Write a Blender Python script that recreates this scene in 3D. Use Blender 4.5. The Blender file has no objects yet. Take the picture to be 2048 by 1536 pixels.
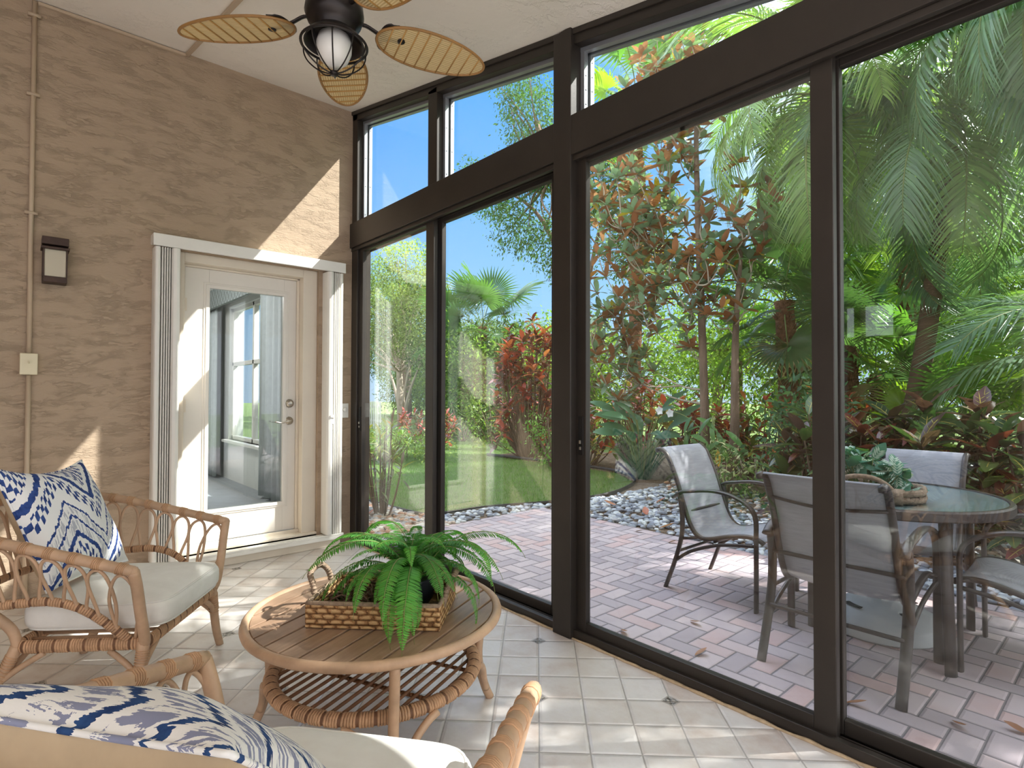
import bpy, math, random
import numpy as np
from mathutils import Vector, Matrix
PI = math.pi
SC = bpy.context.scene
COL = SC.collection

def lin(r, g, b):
    f = lambda c: (c / 255 / 12.92) if c / 255 <= .04045 else ((c / 255 + .055) / 1.055) ** 2.4
    return (f(r), f(g), f(b))

# ------------------------------------------------------------------ mesh builder
class M:
    def __init__(s):
        s.V = []; s.F = []; s.mi = []; s.n = 0; s.npv = []; s.npf = []; s.C = []
    def add(s, vs, fs, mi=0):
        b = s.n
        vs = np.asarray(vs, float).reshape(-1, 3)
        s.npv.append(vs); s.C.append(None)
        for f in fs:
            s.F.append([i + b for i in f]); s.mi.append(mi)
        s.n += len(vs)
        return s
    def bulk(s, vs, quads, col=None, mi=0):
        vs = np.asarray(vs, float).reshape(-1, 3)
        s.npv.append(vs); s.C.append(col)
        s.npf.append((np.asarray(quads, np.int64) + s.n, mi)); s.n += len(vs)
        return s
    def box(s, x0, y0, z0, x1, y1, z1, mi=0):
        return s.add([(x0, y0, z0), (x1, y0, z0), (x1, y1, z0), (x0, y1, z0), (x0, y0, z1), (x1, y0, z1), (x1, y1, z1), (x0, y1, z1)],
                     [(0, 3, 2, 1), (4, 5, 6, 7), (0, 1, 5, 4), (1, 2, 6, 5), (2, 3, 7, 6), (3, 0, 4, 7)], mi)
    def prism(s, poly, z0, z1, mi=0, axis='z'):
        n = len(poly)
        def P(a, b, h): return (a, b, h) if axis == 'z' else ((a, h, b) if axis == 'y' else (h, a, b))
        vs = [P(a, b, z0) for a, b in poly] + [P(a, b, z1) for a, b in poly]
        fs = [tuple(range(n))[::-1], tuple(range(n, 2 * n))] + [(i, (i + 1) % n, n + (i + 1) % n, n + i) for i in range(n)]
        if axis == 'y': fs = [f[::-1] for f in fs]
        return s.add(vs, fs, mi)
    def tube(s, pts, r, n=8, closed=False, caps=True, b=None, up=(0, 0, 1), mi=0):
        """sweep an ellipse (half width r across, half height b along 'up') along pts"""
        P = np.asarray(pts, float); k = len(P)
        R = np.full(k, r, float) if np.isscalar(r) else np.asarray(r, float)
        B = R if b is None else (np.full(k, b, float) if np.isscalar(b) else np.asarray(b, float))
        T = np.zeros_like(P)
        if closed:
            T = np.roll(P, -1, 0) - np.roll(P, 1, 0)
        else:
            T[1:-1] = P[2:] - P[:-2]; T[0] = P[1] - P[0]; T[-1] = P[-1] - P[-2]
        T /= np.maximum(np.linalg.norm(T, axis=1, keepdims=True), 1e-9)
        u = np.asarray(up, float); rings = []
        S = None
        for i in range(k):
            t = T[i]
            if b is not None or S is None:
                c = np.cross(t, u)
                if np.linalg.norm(c) < 1e-3: c = np.cross(t, (1, 0.01, 0)) if S is None else S
                S = c / np.linalg.norm(c)
            else:
                S = S - t * (S @ t); S /= max(np.linalg.norm(S), 1e-9)
            N = np.cross(S, t)
            a = np.arange(n) * 2 * PI / n
            rings.append(P[i] + R[i] * np.cos(a)[:, None] * S + B[i] * np.sin(a)[:, None] * N)
        vs = np.concatenate(rings); fs = []
        for i in range(k if closed else k - 1):
            j = (i + 1) % k
            for q in range(n):
                fs.append((i * n + q, i * n + (q + 1) % n, j * n + (q + 1) % n, j * n + q))
        if caps and not closed:
            fs.append(tuple(range(n))[::-1]); fs.append(tuple((k - 1) * n + q for q in range(n)))
        return s.add(vs, fs, mi)
    def lathe(s, prof, n=32, c=(0, 0, 0), mi=0, arc=2 * PI, caps=True):
        k = len(prof); a = np.arange(n) * arc / n
        vs = []
        for r, z in prof:
            vs.append(np.stack([c[0] + r * np.cos(a), c[1] + r * np.sin(a), np.full(n, c[2] + z)], 1))
        fs = []
        for i in range(k - 1):
            for q in range(n):
                fs.append((i * n + q, i * n + (q + 1) % n, (i + 1) * n + (q + 1) % n, (i + 1) * n + q))
        if caps and prof[0][0] > 1e-6: fs.append(tuple(range(n))[::-1])
        if caps and prof[-1][0] > 1e-6: fs.append(tuple((k - 1) * n + q for q in range(n)))
        return s.add(np.concatenate(vs), fs, mi)
    def sheet(s, G, mi=0, flip=False):
        """grid of points G[i][j] -> quads"""
        G = np.asarray(G, float); a, b = G.shape[:2]
        i, j = np.meshgrid(np.arange(a - 1), np.arange(b - 1), indexing='ij')
        q = np.stack([i * b + j, (i + 1) * b + j, (i + 1) * b + j + 1, i * b + j + 1], -1).reshape(-1, 4)
        if flip: q = q[:, ::-1]
        return s.bulk(G.reshape(-1, 3), q, None, mi)
    def transform(s, mat):
        A = np.array(mat); s.npv = [v @ A[:3, :3].T + A[:3, 3] for v in s.npv]; return s
    def mesh(s, name, mats, smooth=True):
        me = bpy.data.meshes.new(name)
        V = np.concatenate(s.npv) if s.npv else np.zeros((0, 3))
        li = []; ls = []; lt = []; mi = []; pos = 0
        if s.F:
            fl = [i for f in s.F for i in f]; cnt = np.array([len(f) for f in s.F])
            li.append(np.array(fl)); lt.append(cnt); mi.append(np.array(s.mi))
        for q, m in s.npf:
            li.append(q.ravel()); lt.append(np.full(len(q), q.shape[1])); mi.append(np.full(len(q), m))
        li = np.concatenate(li).astype(np.int32); lt = np.concatenate(lt).astype(np.int32); mi = np.concatenate(mi).astype(np.int32)
        ls = np.concatenate([[0], np.cumsum(lt)[:-1]]).astype(np.int32)
        me.vertices.add(len(V)); me.vertices.foreach_set('co', V.astype(np.float32).ravel())
        me.loops.add(len(li)); me.loops.foreach_set('vertex_index', li)
        me.polygons.add(len(lt)); me.polygons.foreach_set('loop_start', ls); me.polygons.foreach_set('loop_total', lt)
        me.polygons.foreach_set('material_index', mi)
        me.polygons.foreach_set('use_smooth', np.full(len(lt), bool(smooth)))
        if any(c is not None for c in s.C):
            at = me.color_attributes.new('col', 'FLOAT_COLOR', 'POINT')
            cs = [np.concatenate([c, np.ones((len(c), 1))], 1) if c is not None else np.ones((len(v), 4)) for c, v in zip(s.C, s.npv)]
            at.data.foreach_set('color', np.concatenate(cs).astype(np.float32).ravel())
        me.update(calc_edges=True); me.validate()
        for m in (mats if isinstance(mats, (list, tuple)) else [mats]): me.materials.append(m)
        return me
    def obj(s, name, mats, parent=None, loc=(0, 0, 0), rotz=0, smooth=True, bevel=0, angle=None):
        me = s.mesh(name, mats, smooth)
        return link(name, me, parent, loc, rotz, bevel, angle)

def link(name, me, parent=None, loc=(0, 0, 0), rotz=0, bevel=0, angle=None):
    o = bpy.data.objects.new(name, me); COL.objects.link(o)
    o.location = loc; o.rotation_euler = (0, 0, rotz)
    if parent is not None: o.parent = parent
    if bevel:
        m = o.modifiers.new('bevel', 'BEVEL'); m.width = bevel; m.segments = 2; m.limit_method = 'ANGLE'; m.angle_limit = .6
    if angle:
        try: me.set_sharp_from_angle(angle=angle)
        except Exception: pass
    return o

def tag(o, label, cat, group=None, kind=None):
    o['label'] = label; o['category'] = cat
    if group: o['group'] = group
    if kind: o['kind'] = kind
    return o
def thing(name, label, cat, loc=(0, 0, 0), rotz=0, group=None):
    o = bpy.data.objects.new(name, None); COL.objects.link(o)
    o.location = loc; o.rotation_euler = (0, 0, rotz); o.empty_display_size = .1
    return tag(o, label, cat, group)
def struct(o):
    o['kind'] = 'structure'; return o
def copy_tree(o, parent=None):
    c = o.copy(); COL.objects.link(c)
    if parent is not None: c.parent = parent
    for ch in list(o.children): copy_tree(ch, c)
    return c

def smoothpath(pts, n=6):
    """Catmull-Rom through pts"""
    P = np.asarray(pts, float); P = np.vstack([2 * P[0] - P[1], P, 2 * P[-1] - P[-2]]); out = []
    for i in range(1, len(P) - 2):
        for t in np.linspace(0, 1, n, endpoint=False):
            a, b, c, d = P[i - 1:i + 3]
            out.append(.5 * (2 * b + (c - a) * t + (2 * a - 5 * b + 4 * c - d) * t * t + (3 * b - a - 3 * c + d) * t ** 3))
    out.append(P[-2]); return np.array(out)
def nrm(a): return a / np.maximum(np.linalg.norm(a, axis=-1, keepdims=True), 1e-9)

# ------------------------------------------------------------------ materials
class G:
    def __init__(s, name):
        s.m = bpy.data.materials.new(name); s.m.use_nodes = True
        s.t = s.m.node_tree; s.t.nodes.clear(); s.out = s.t.nodes.new('ShaderNodeOutputMaterial')
    def n(s, typ, ins=None, **props):
        nd = s.t.nodes.new('ShaderNode' + typ)
        for k, v in props.items(): setattr(nd, k, v)
        for k, v in (ins or {}).items():
            sk = nd.inputs[k]
            if isinstance(v, bpy.types.NodeSocket): s.t.links.new(v, sk)
            else: sk.default_value = (v + (1,) if isinstance(v, tuple) and len(v) == 3 and sk.type == 'RGBA' else v)
        return nd
    def math(s, op, a, b=0.0, c=0.0):
        return s.n('Math', {0: a, 1: b, 2: c}, operation=op).outputs[0]
    def mix(s, f, a, b, blend='MIX'):
        nd = s.n('Mix', None, data_type='RGBA', blend_type=blend)
        for i, v in ((0, f), (6, a), (7, b)):
            sk = nd.inputs[i]
            if isinstance(v, bpy.types.NodeSocket): s.t.links.new(v, sk)
            else: sk.default_value = (v + (1,) if isinstance(v, tuple) and len(v) == 3 else v)
        return nd.outputs[2]
    def pos(s): return s.n('TexCoord').outputs['Object']
    def noise(s, scale, detail=4, rough=.55, vec=None, sc=None):
        v = vec if vec is not None else s.pos()
        if sc is not None: v = s.n('Mapping', {'Vector': v, 'Scale': sc}).outputs[0]
        return s.n('TexNoise', {'Vector': v, 'Scale': scale, 'Detail': detail, 'Roughness': rough}).outputs[0]
    def ramp(s, f, stops):
        nd = s.n('ValToRGB', {'Fac': f}); e = nd.color_ramp.elements
        while len(e) < len(stops): e.new(.5)
        for el, (p, c) in zip(e, stops): el.position = p; el.color = tuple(c) + (1,) if len(c) == 3 else c
        return nd.outputs[0]
    def bump(s, h, strength=.5, dist=.01, normal=None):
        d = {'Height': h, 'Strength': strength, 'Distance': dist}
        if normal is not None: d['Normal'] = normal
        return s.n('Bump', d).outputs[0]
    def bsdf(s, col, rough=.5, metal=0.0, spec=.5, normal=None, extra=None):
        d = {'Base Color': col, 'Roughness': rough, 'Metallic': metal, 'Specular IOR Level': spec}
        if normal is not None: d['Normal'] = normal
        d.update(extra or {})
        return s.n('BsdfPrincipled', d)
    def done(s, sh):
        s.t.links.new(sh.outputs[0], s.out.inputs[0]); return s.m

def mat(name, c, rough=.5, metal=0.0, spec=.5, var=.12, scale=6, bump=0.0, bscale=80, bdist=.003, stretch=None):
    g = G(name); c = lin(*c)
    d = tuple(max(0, x * (1 - var)) for x in c); l = tuple(min(1, x * (1 + var)) for x in c)
    f = g.noise(scale, 5, .6, sc=stretch)
    col = g.ramp(f, [(.3, d), (.7, l)])
    nm = g.bump(g.noise(bscale, 3, .6, sc=stretch), bump, bdist) if bump else None
    return g.done(g.bsdf(col, rough, metal, spec, nm))

def leafmat(name, trans=.35, rough=.45, spec=.4, tint=(1.05, 1.12, .55)):
    g = G(name)
    c = g.n('Attribute', None, attribute_name='col').outputs[0]
    a = g.bsdf(c, rough, 0, spec)
    t = g.n('BsdfTranslucent', {'Color': g.mix(1.0, c, tuple(tint), 'MULTIPLY')})
    return g.done(g.n('MixShader', {0: trans, 1: a.outputs[0], 2: t.outputs[0]}))

def glassmat(name, tint=(.95, .97, .96), f0=.05, rough=0.0, gain=.95):
    g = G(name)
    fc = g.n('LayerWeight', {'Blend': .5}).outputs['Facing']
    f = g.math('ADD', g.math('MULTIPLY', g.math('POWER', fc, 5.0), gain), f0)
    t = g.n('BsdfTransparent', {'Color': tint}); r = g.n('BsdfGlossy', {'Color': (1.0, 1.0, 1.0), 'Roughness': rough})
    return g.done(g.n('MixShader', {0: f, 1: t.outputs[0], 2: r.outputs[0]}))

MT = {}
def build_materials():
    m = MT
    # stucco walls: trowelled knock-down texture
    def stucco(name, c, st=.7, sc=(5, 9, 16), var=.06):
        g = G(name); p = g.pos(); c = lin(*c)
        n1 = g.noise(1.0, 6, .62, p, sc); n2 = g.noise(1.0, 3, .5, p, tuple(x * .35 for x in sc))
        r = g.math('ABSOLUTE', g.math('SUBTRACT', n1, .5)); r = g.math('SUBTRACT', 1.0, g.math('MINIMUM', g.math('MULTIPLY', r, 16.0), 1.0))
        r = g.math('MULTIPLY', r, g.math('MINIMUM', g.math('MAXIMUM', g.math('MULTIPLY', g.math('SUBTRACT', n2, .46), 8.0), 0.0), 1.0))
        h = g.math('ADD', g.math('MULTIPLY', r, .55), g.math('MULTIPLY', n1, .5))
        col = g.ramp(g.noise(2.0, 4, .6, p), [(.3, tuple(x * (1 - var) for x in c)), (.7, tuple(x * (1 + var) for x in c))])
        return g.done(g.bsdf(col, .85, 0, .25, g.bump(h, st, .02)))
    m['stucco'] = stucco('stucco_tan', (178, 156, 133), .55, (11, 15, 46), .03)
    m['ceiling'] = stucco('stucco_ceiling', (250, 243, 232), .35, (9, 7, 9), .02)
    m['house'] = stucco('stucco_house', (205, 188, 165), .4)
    m['inwall'] = mat('painted_wall', (226, 226, 220), .7, var=.02)
    m['carpet'] = mat('carpet', (176, 180, 184), .95, var=.06, bump=.6, bscale=300)
    m['white'] = mat('white_paint', (236, 232, 224), .4, var=.03)
    m['trimtan'] = mat('tan_trim', (226, 214, 196), .5, var=.03)
    m['doorpaint'] = mat('door_paint', (229, 222, 212), .38, var=.02)
    m['bronze'] = mat('bronze_aluminium', (58, 52, 47), .42, .3, .4, var=.12, scale=3, bump=.08, bscale=140)
    m['bronze_dk'] = mat('bronze_dark', (38, 35, 33), .45, .3, .4, var=.1)  # darker bronze finish of the latch plates
    m['alu'] = mat('bare_aluminium', (170, 172, 178), .38, .6, .5, var=.06)
    m['nickel'] = mat('satin_nickel', (176, 168, 156), .28, .9, .5, var=.05)
    m['ivory'] = mat('ivory_plastic', (226, 214, 182), .45, var=.02)
    m['glass'] = glassmat('clear_glass', f0=.072)
    m['glass_dk'] = glassmat('screened_glass', (.84, .86, .86), .045)
    m['doorglass'] = glassmat('door_glass', (.93, .95, .95), .07)
    m['dark'] = mat('dark_slot', (24, 22, 21), .6, var=.1)
    m['sconce'] = mat('sconce_bronze', (70, 52, 44), .5, .4, var=.2, scale=30)
    g = G('frosted_glass'); m['frost'] = g.done(g.bsdf(lin(226, 214, 190), .35, 0, .5, None, {'Transmission Weight': .25, 'Subsurface Weight': .2, 'Subsurface Radius': (.02, .02, .02)}))
    m['fanblack'] = mat('oiled_bronze', (46, 40, 38), .35, .6, .5, var=.2, scale=10)
    g = G('opal_glass'); m['opal'] = g.done(g.bsdf(lin(240, 236, 230), .25, 0, .5, None, {'Subsurface Weight': .3, 'Subsurface Radius': (.03, .03, .03)}))
    # woven blade cloth
    g = G('rattan_blade'); p = g.pos(); x = g.n('SeparateXYZ', {0: p})
    w = g.math('SINE', g.math('MULTIPLY', x.outputs[1], 620.0)); w = g.math('MULTIPLY_ADD', w, .5, .5)
    col = g.mix(w, lin(186, 154, 102), lin(240, 220, 176))
    A = g.bsdf(col, .6, 0, .3, g.bump(w, .6, .003)); T = g.n('BsdfTranslucent', {'Color': lin(245, 222, 165)})
    m['blade'] = g.done(g.n('MixShader', {0: .4, 1: A.outputs[0], 2: T.outputs[0]}))
    m['bladerim'] = mat('cane_rim', (150, 108, 58), .5, var=.15)
    m['cord'] = mat('cane_cord', (176, 132, 70), .6, var=.15)
    # rattan
    m['rattan'] = mat('rattan_pole', (188, 154, 124), .45, 0, .4, var=.2, scale=9, bump=.15, bscale=60)
    m['wrap'] = mat('rattan_wrap', (188, 148, 113), .55, 0, .35, var=.22, scale=25, bump=.35, bscale=260, bdist=.002)
    m['slot'] = mat('rattan_slot', (112, 78, 54), .7, var=.2)
    # linen cushion
    g = G('ivory_linen'); p = g.pos()
    a = g.n('TexWave', {'Vector': p, 'Scale': 260.0, 'Distortion': 2.0, 'Detail': 1.0}).outputs[1]
    b = g.n('TexWave', {'Vector': p, 'Scale': 260.0, 'Distortion': 2.0, 'Detail': 1.0}, bands_direction='Y').outputs[1]
    h = g.math('ADD', a, b)
    col = g.ramp(g.noise(7, 4, .6, p), [(.3, lin(224, 219, 210)), (.7, lin(238, 234, 226))])
    m['linen'] = g.done(g.bsdf(col, .85, 0, .2, g.bump(g.math('ADD', g.math('MULTIPLY', h, .15), g.noise(5, 3, .5, p)), .25, .01), {'Sheen Weight': .2}))
    m['tan'] = mat('tan_canvas', (186, 164, 134), .85, 0, .2, var=.12, scale=6, bump=.4, bscale=7, bdist=.02)
    # ikat pillow face (object x across, y up)
    g = G('ikat_cloth'); p = g.pos(); s = g.n('SeparateXYZ', {0: p}); X, Y = s.outputs[0], s.outputs[1]
    nz = g.noise(1.0, 4, .65, p, (60, 14, 1)); nz = g.math('SUBTRACT', nz, .5)
    nf = g.math('SUBTRACT', g.noise(1.0, 2, .5, p, (130, 10, 1)), .5)
    tri = g.math('PINGPONG', g.math('ADD', X, 1.13), .15)
    v = g.math('ADD', g.math('SUBTRACT', Y, g.math('MULTIPLY', tri, 1.15)), g.math('ADD', g.math('MULTIPLY', nz, .035), g.math('MULTIPLY', nf, .02)))
    def band(a, b): return g.math('MULTIPLY', g.math('GREATER_THAN', v, a), g.math('LESS_THAN', v, b))
    def dash(a, b, fx, ph):
        d = g.math('SINE', g.math('ADD', g.math('MULTIPLY', X, fx), g.math('MULTIPLY', g.math('FLOOR', g.math('MULTIPLY', v, 36.0)), 2.4 + ph)))
        return g.math('MULTIPLY', band(a, b), g.math('GREATER_THAN', d, .05))
    full = g.math('ADD', band(.035, .068), g.math('ADD', band(-.125, -.112), g.math('ADD', band(-.185, -.172), band(-.26, -.235))))
    dsh = g.math('ADD', dash(.10, .32, 300.0, .3), g.math('ADD', dash(-.055, .012, 260.0, .7), dash(-.33, -.28, 260.0, 0)))
    soft = g.math('MULTIPLY', g.math('ADD', band(-.165, -.132), band(-.23, -.19)), g.math('GREATER_THAN', nf, .02))
    mask = g.math('MINIMUM', g.math('ADD', full, dsh), 1.0)
    blue = g.ramp(g.noise(40, 3, .6, p), [(.3, lin(34, 52, 104)), (.7, lin(62, 88, 150))])
    c0 = g.mix(g.math('MULTIPLY', soft, .55), lin(236, 234, 232), lin(120, 124, 150))
    m['ikat'] = g.done(g.bsdf(g.mix(mask, c0, blue), .85, 0, .2, g.bump(g.noise(420, 2, .5, p), .15, .002)))
    # larger brush-stroke ikat for the near pillow
    g = G('ikat_cloth_large'); p = g.pos(); s = g.n('SeparateXYZ', {0: p}); X, Y = s.outputs[0], s.outputs[1]
    nz = g.math('SUBTRACT', g.noise(1.0, 5, .7, p, (16, 50, 1)), .5); nf = g.math('SUBTRACT', g.noise(1.0, 3, .6, p, (7, 150, 1)), .5)
    tri = g.math('PINGPONG', g.math('ADD', Y, 1.0), .13)
    u = g.math('ADD', g.math('ADD', X, g.math('MULTIPLY', tri, 1.5)), g.math('ADD', g.math('MULTIPLY', nz, .05), g.math('MULTIPLY', nf, .07)))
    ph = g.math('FRACT', g.math('DIVIDE', g.math('ADD', u, 2.0), .125))
    b1 = g.math('MULTIPLY', g.math('GREATER_THAN', ph, .04), g.math('LESS_THAN', ph, .22))
    b2 = g.math('MULTIPLY', g.math('MULTIPLY', g.math('GREATER_THAN', ph, .36), g.math('LESS_THAN', ph, .86)), g.math('GREATER_THAN', g.math('ADD', nf, nz), .0))
    blue = g.ramp(g.noise(30, 3, .6, p), [(.3, lin(30, 50, 92)), (.7, lin(52, 84, 130))])
    c0 = g.mix(g.math('MULTIPLY', b2, .8), lin(232, 228, 222), lin(92, 100, 140))
    m['ikat2'] = g.done(g.bsdf(g.mix(b1, c0, blue), .9, 0, .2, g.bump(g.noise(300, 2, .5, p), .2, .002)))
    # wood slats
    g = G('table_wood'); p = g.pos()
    r = g.n('Mapping', {'Vector': p, 'Rotation': (0, 0, math.radians(-114.4)), 'Scale': (1.0, 1.0, 1.0)}).outputs[0]
    n = g.noise(1.0, 6, .65, r, (7, 60, 7)); q = g.noise(1.0, 3, .6, p, (5, 5, 5))
    col = g.ramp(g.math('MULTIPLY_ADD', q, .5, g.math('MULTIPLY', n, .5)), [(.3, lin(122, 94, 72)), (.52, lin(158, 128, 104)), (.75, lin(182, 154, 130))])
    m['wood'] = g.done(g.bsdf(col, g.math('MULTIPLY_ADD', n, .25, .3), 0, .45, g.bump(n, .15, .002)))
    m['shelfcane'] = mat('dark_cane', (122, 82, 52), .5, 0, .4, var=.25, scale=14)
    # woven hyacinth tray
    g = G('woven_hyacinth'); p = g.pos(); s = g.n('SeparateXYZ', {0: p})
    row = g.math('ADD', g.math('MULTIPLY', s.outputs[2], 58.0), g.math('MULTIPLY', g.noise(25, 2, .5, p), .5)); off = g.math('MULTIPLY', g.math('MODULO', g.math('FLOOR', row), 2.0), 1.57)
    al = g.math('ADD', g.math('MULTIPLY', g.math('ADD', g.math('ADD', s.outputs[0], s.outputs[1]), g.math('MULTIPLY', g.noise(45, 3, .6, p), .05)), 74.0), off)
    w = g.math('MULTIPLY', g.math('ABSOLUTE', g.math('SINE', al)), g.math('ABSOLUTE', g.math('SINE', g.math('MULTIPLY', row, PI))))
    w = g.math('ADD', w, g.math('MULTIPLY', g.noise(90, 3, .6, p), .5))
    col = g.ramp(w, [(.15, lin(74, 48, 28)), (.6, lin(168, 122, 78)), (1.15, lin(206, 168, 120))])
    m['weave'] = g.done(g.bsdf(col, .7, 0, .25, g.bump(w, .8, .006)))
    m['twig'] = mat('dry_twigs', (112, 84, 66), .8, var=.4, scale=30)
    m['pot'] = mat('black_pot', (22, 24, 30), .3, 0, .5, var=.2)
    m['rope'] = mat('seagrass_rope', (150, 128, 108), .8, 0, .2, var=.3, scale=60, bump=.8, bscale=160, bdist=.004)
    # patio furniture
    m['chairframe'] = mat('brown_powdercoat', (74, 66, 63), .4, .3, .45, var=.08)
    def sling(name, tr):
        g = G(name); p = g.pos()
        a = g.n('TexWave', {'Vector': p, 'Scale': 120.0, 'Distortion': 1.0}, bands_direction='X').outputs[1]
        b = g.n('TexWave', {'Vector': p, 'Scale': 120.0, 'Distortion': 1.0}, bands_direction='Z').outputs[1]
        q = g.noise(1.0, 4, .6, p, (9, 9, 90)); w = g.math('MULTIPLY_ADD', g.math('ADD', a, b), .2, q)
        col = g.ramp(w, [(.3, lin(152, 151, 158)), (.9, lin(190, 189, 196))])
        A = g.bsdf(col, .8, 0, .25); T = g.n('BsdfTransparent', {'Color': (1.0, 1.0, 1.0)})
        L = g.n('BsdfTranslucent', {'Color': lin(175, 172, 170)})
        S = g.n('MixShader', {0: .18, 1: A.outputs[0], 2: L.outputs[0]})
        return g.done(g.n('MixShader', {0: tr, 1: S.outputs[0], 2: T.outputs[0]}))
    m['sling'] = sling('sling_mesh', .10)
    g = G('table_glass'); m['tableglass'] = g.done(g.bsdf(g.ramp(g.noise(30, 3), [(.3, lin(120, 140, 138)), (.7, lin(140, 158, 154))]), .16, 0, .5, None, {'Transmission Weight': .35}))
    m['stonegrey'] = mat('umbrella_base', (196, 198, 196), .6, var=.08)
    # floor tile ----------------------------------------------------------
    g = G('floor_tile'); p = g.pos()
    r = g.n('Mapping', {'Vector': g.n('VectorMath', {0: p, 1: (2.731, -.506, 0.0)}, operation='SUBTRACT').outputs[0], 'Rotation': (0, 0, math.radians(44)), 'Scale': (1 / .1716, 1 / .1716, 1.0)}).outputs[0]
    s = g.n('SeparateXYZ', {0: r}); U, Vv = s.outputs[0], s.outputs[1]
    pp = lambda x, k: g.math('PINGPONG', x, k)
    du, dv = pp(U, .5), pp(Vv, .5)
    wob = g.math('MULTIPLY', g.math('SUBTRACT', g.noise(26, 3, .6, p), .5), .022)
    d = g.math('ADD', g.math('MINIMUM', du, dv), wob)
    grout = g.math('LESS_THAN', d, .016)
    iu, iv = pp(U, 1.5), pp(Vv, 1.5)
    dia = g.math('ADD', iu, iv)
    inset = g.math('LESS_THAN', dia, .19); cut = g.math('MULTIPLY', g.math('LESS_THAN', dia, .24), g.math('GREATER_THAN', dia, .185))
    grout = g.math('MAXIMUM', g.math('MULTIPLY', grout, g.math('GREATER_THAN', dia, .19)), cut)
    cell = g.n('CombineXYZ', {0: g.math('FLOOR', U), 1: g.math('FLOOR', Vv), 2: 0.0}).outputs[0]
    wn = g.n('TexWhiteNoise', {0: cell}).outputs[0]
    f = g.math('ADD', g.math('MULTIPLY', g.noise(5.5, 6, .65, p), .75), g.math('MULTIPLY', wn, .25))
    tile = g.ramp(f, [(.28, lin(196, 178, 166)), (.45, lin(212, 202, 194)), (.6, lin(221, 214, 209)), (.78, lin(206, 196, 191))])
    col = g.mix(grout, tile, lin(172, 162, 154))
    ins = g.ramp(g.noise(90, 4, .6, p), [(.4, lin(60, 54, 50)), (.62, lin(178, 168, 156))])
    col = g.mix(inset, col, ins)
    hh = g.math('ADD', g.math('MINIMUM', g.math('MULTIPLY', d, 14.0), 1.0), g.math('MULTIPLY', g.noise(30, 4, .6, p), .25))
    m['floor'] = g.done(g.bsdf(col, g.ramp(g.noise(8, 4, .6, p), [(.3, (.28,) * 3), (.7, (.45,) * 3)]), 0, .5, g.bump(hh, .5, .006)))
    # herringbone pavers ---------------------------------------------------
    g = G('brick_pavers'); p = g.pos(); s = g.n('SeparateXYZ', {0: p})
    u = g.math('DIVIDE', g.math('SUBTRACT', s.outputs[0], 3.254), .1003); v = g.math('DIVIDE', g.math('SUBTRACT', s.outputs[1], .27), .0975)
    i, j = g.math('FLOOR', u), g.math('FLOOR', v); fx, fy = g.math('FRACT', u), g.math('FRACT', v)
    k = g.math('FLOORED_MODULO', g.math('ADD', g.math('SUBTRACT', i, j), 1.0), 4.0)
    eq = lambda a, c: g.math('COMPARE', a, c, .25)
    k0, k1, k2, k3 = eq(k, 0.0), eq(k, 1.0), eq(k, 2.0), eq(k, 3.0)
    dl = g.math('ADD', fx, k1); dr = g.math('ADD', g.math('SUBTRACT', 1.0, fx), k0)
    db = g.math('ADD', fy, k2); dt = g.math('ADD', g.math('SUBTRACT', 1.0, fy), k3)
    d = g.math('MINIMUM', g.math('MINIMUM', dl, dr), g.math('MINIMUM', db, dt))
    d = g.math('ADD', d, g.math('MULTIPLY', g.math('SUBTRACT', g.noise(40, 3, .6, p), .5), .03))
    anc = g.n('CombineXYZ', {0: g.math('SUBTRACT', i, k1), 1: g.math('SUBTRACT', j, k2), 2: g.math('ADD', k2, k3)}).outputs[0]
    wn = g.n('TexWhiteNoise', {0: anc}).outputs[0]
    f = g.math('ADD', g.math('MULTIPLY', wn, .6), g.math('MULTIPLY', g.noise(3.2, 5, .6, p), .4))
    br = g.ramp(f, [(.15, lin(160, 146, 150)), (.4, lin(180, 164, 166)), (.6, lin(196, 178, 178)), (.85, lin(190, 154, 148))])
    br = g.mix(g.math('MULTIPLY', g.noise(140, 3, .7, p), .25), br, lin(142, 130, 134))
    col = g.mix(g.math('LESS_THAN', d, .042), br, lin(116, 107, 110))
    m['pavers'] = g.done(g.bsdf(col, .8, 0, .3, g.bump(g.math('ADD', g.math('MINIMUM', g.math('MULTIPLY', d, 8.0), 1.0), g.math('MULTIPLY', g.noise(160, 3, .6, p), .15)), .7, .008)))
    # ground
    g = G('mulch_bed'); p = g.pos(); n = g.noise(14, 6, .7, p); n2 = g.noise(60, 4, .7, p)
    col = g.ramp(g.math('MULTIPLY_ADD', n2, .6, g.math('MULTIPLY', n, .4)), [(.35, lin(74, 56, 44)), (.5, lin(124, 102, 84)), (.66, lin(176, 160, 142))])
    m['mulch'] = g.done(g.bsdf(col, .9, 0, .2, g.bump(n2, 1.0, .02)))
    g = G('lawn_soil'); p = g.pos(); n = g.noise(3, 6, .7, p); n2 = g.noise(120, 4, .7, p)
    col = g.ramp(g.math('MULTIPLY_ADD', n2, .6, g.math('MULTIPLY', n, .4)), [(.3, lin(80, 98, 50)), (.55, lin(122, 144, 80)), (.75, lin(158, 176, 108))])
    m['lawn'] = g.done(g.bsdf(col, .9, 0, .2, g.bump(n2, 1.0, .03)))
    m['pebble'] = None
    g = G('river_pebbles'); c = g.n('Attribute', None, attribute_name='col').outputs[0]
    m['pebble'] = g.done(g.bsdf(c, .7, 0, .35, g.bump(g.noise(70, 3), .2, .004)))
    m['leaf'] = leafmat('garden_leaf', .35)
    m['leafsoft'] = leafmat('distant_leaf', .5, .6, .25)
    m['leafgloss'] = leafmat('glossy_leaf', .3, .28, .6)
    m['frond'] = leafmat('palm_leaf', .45, .3, .6, (1.05, 1.15, .45))
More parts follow.
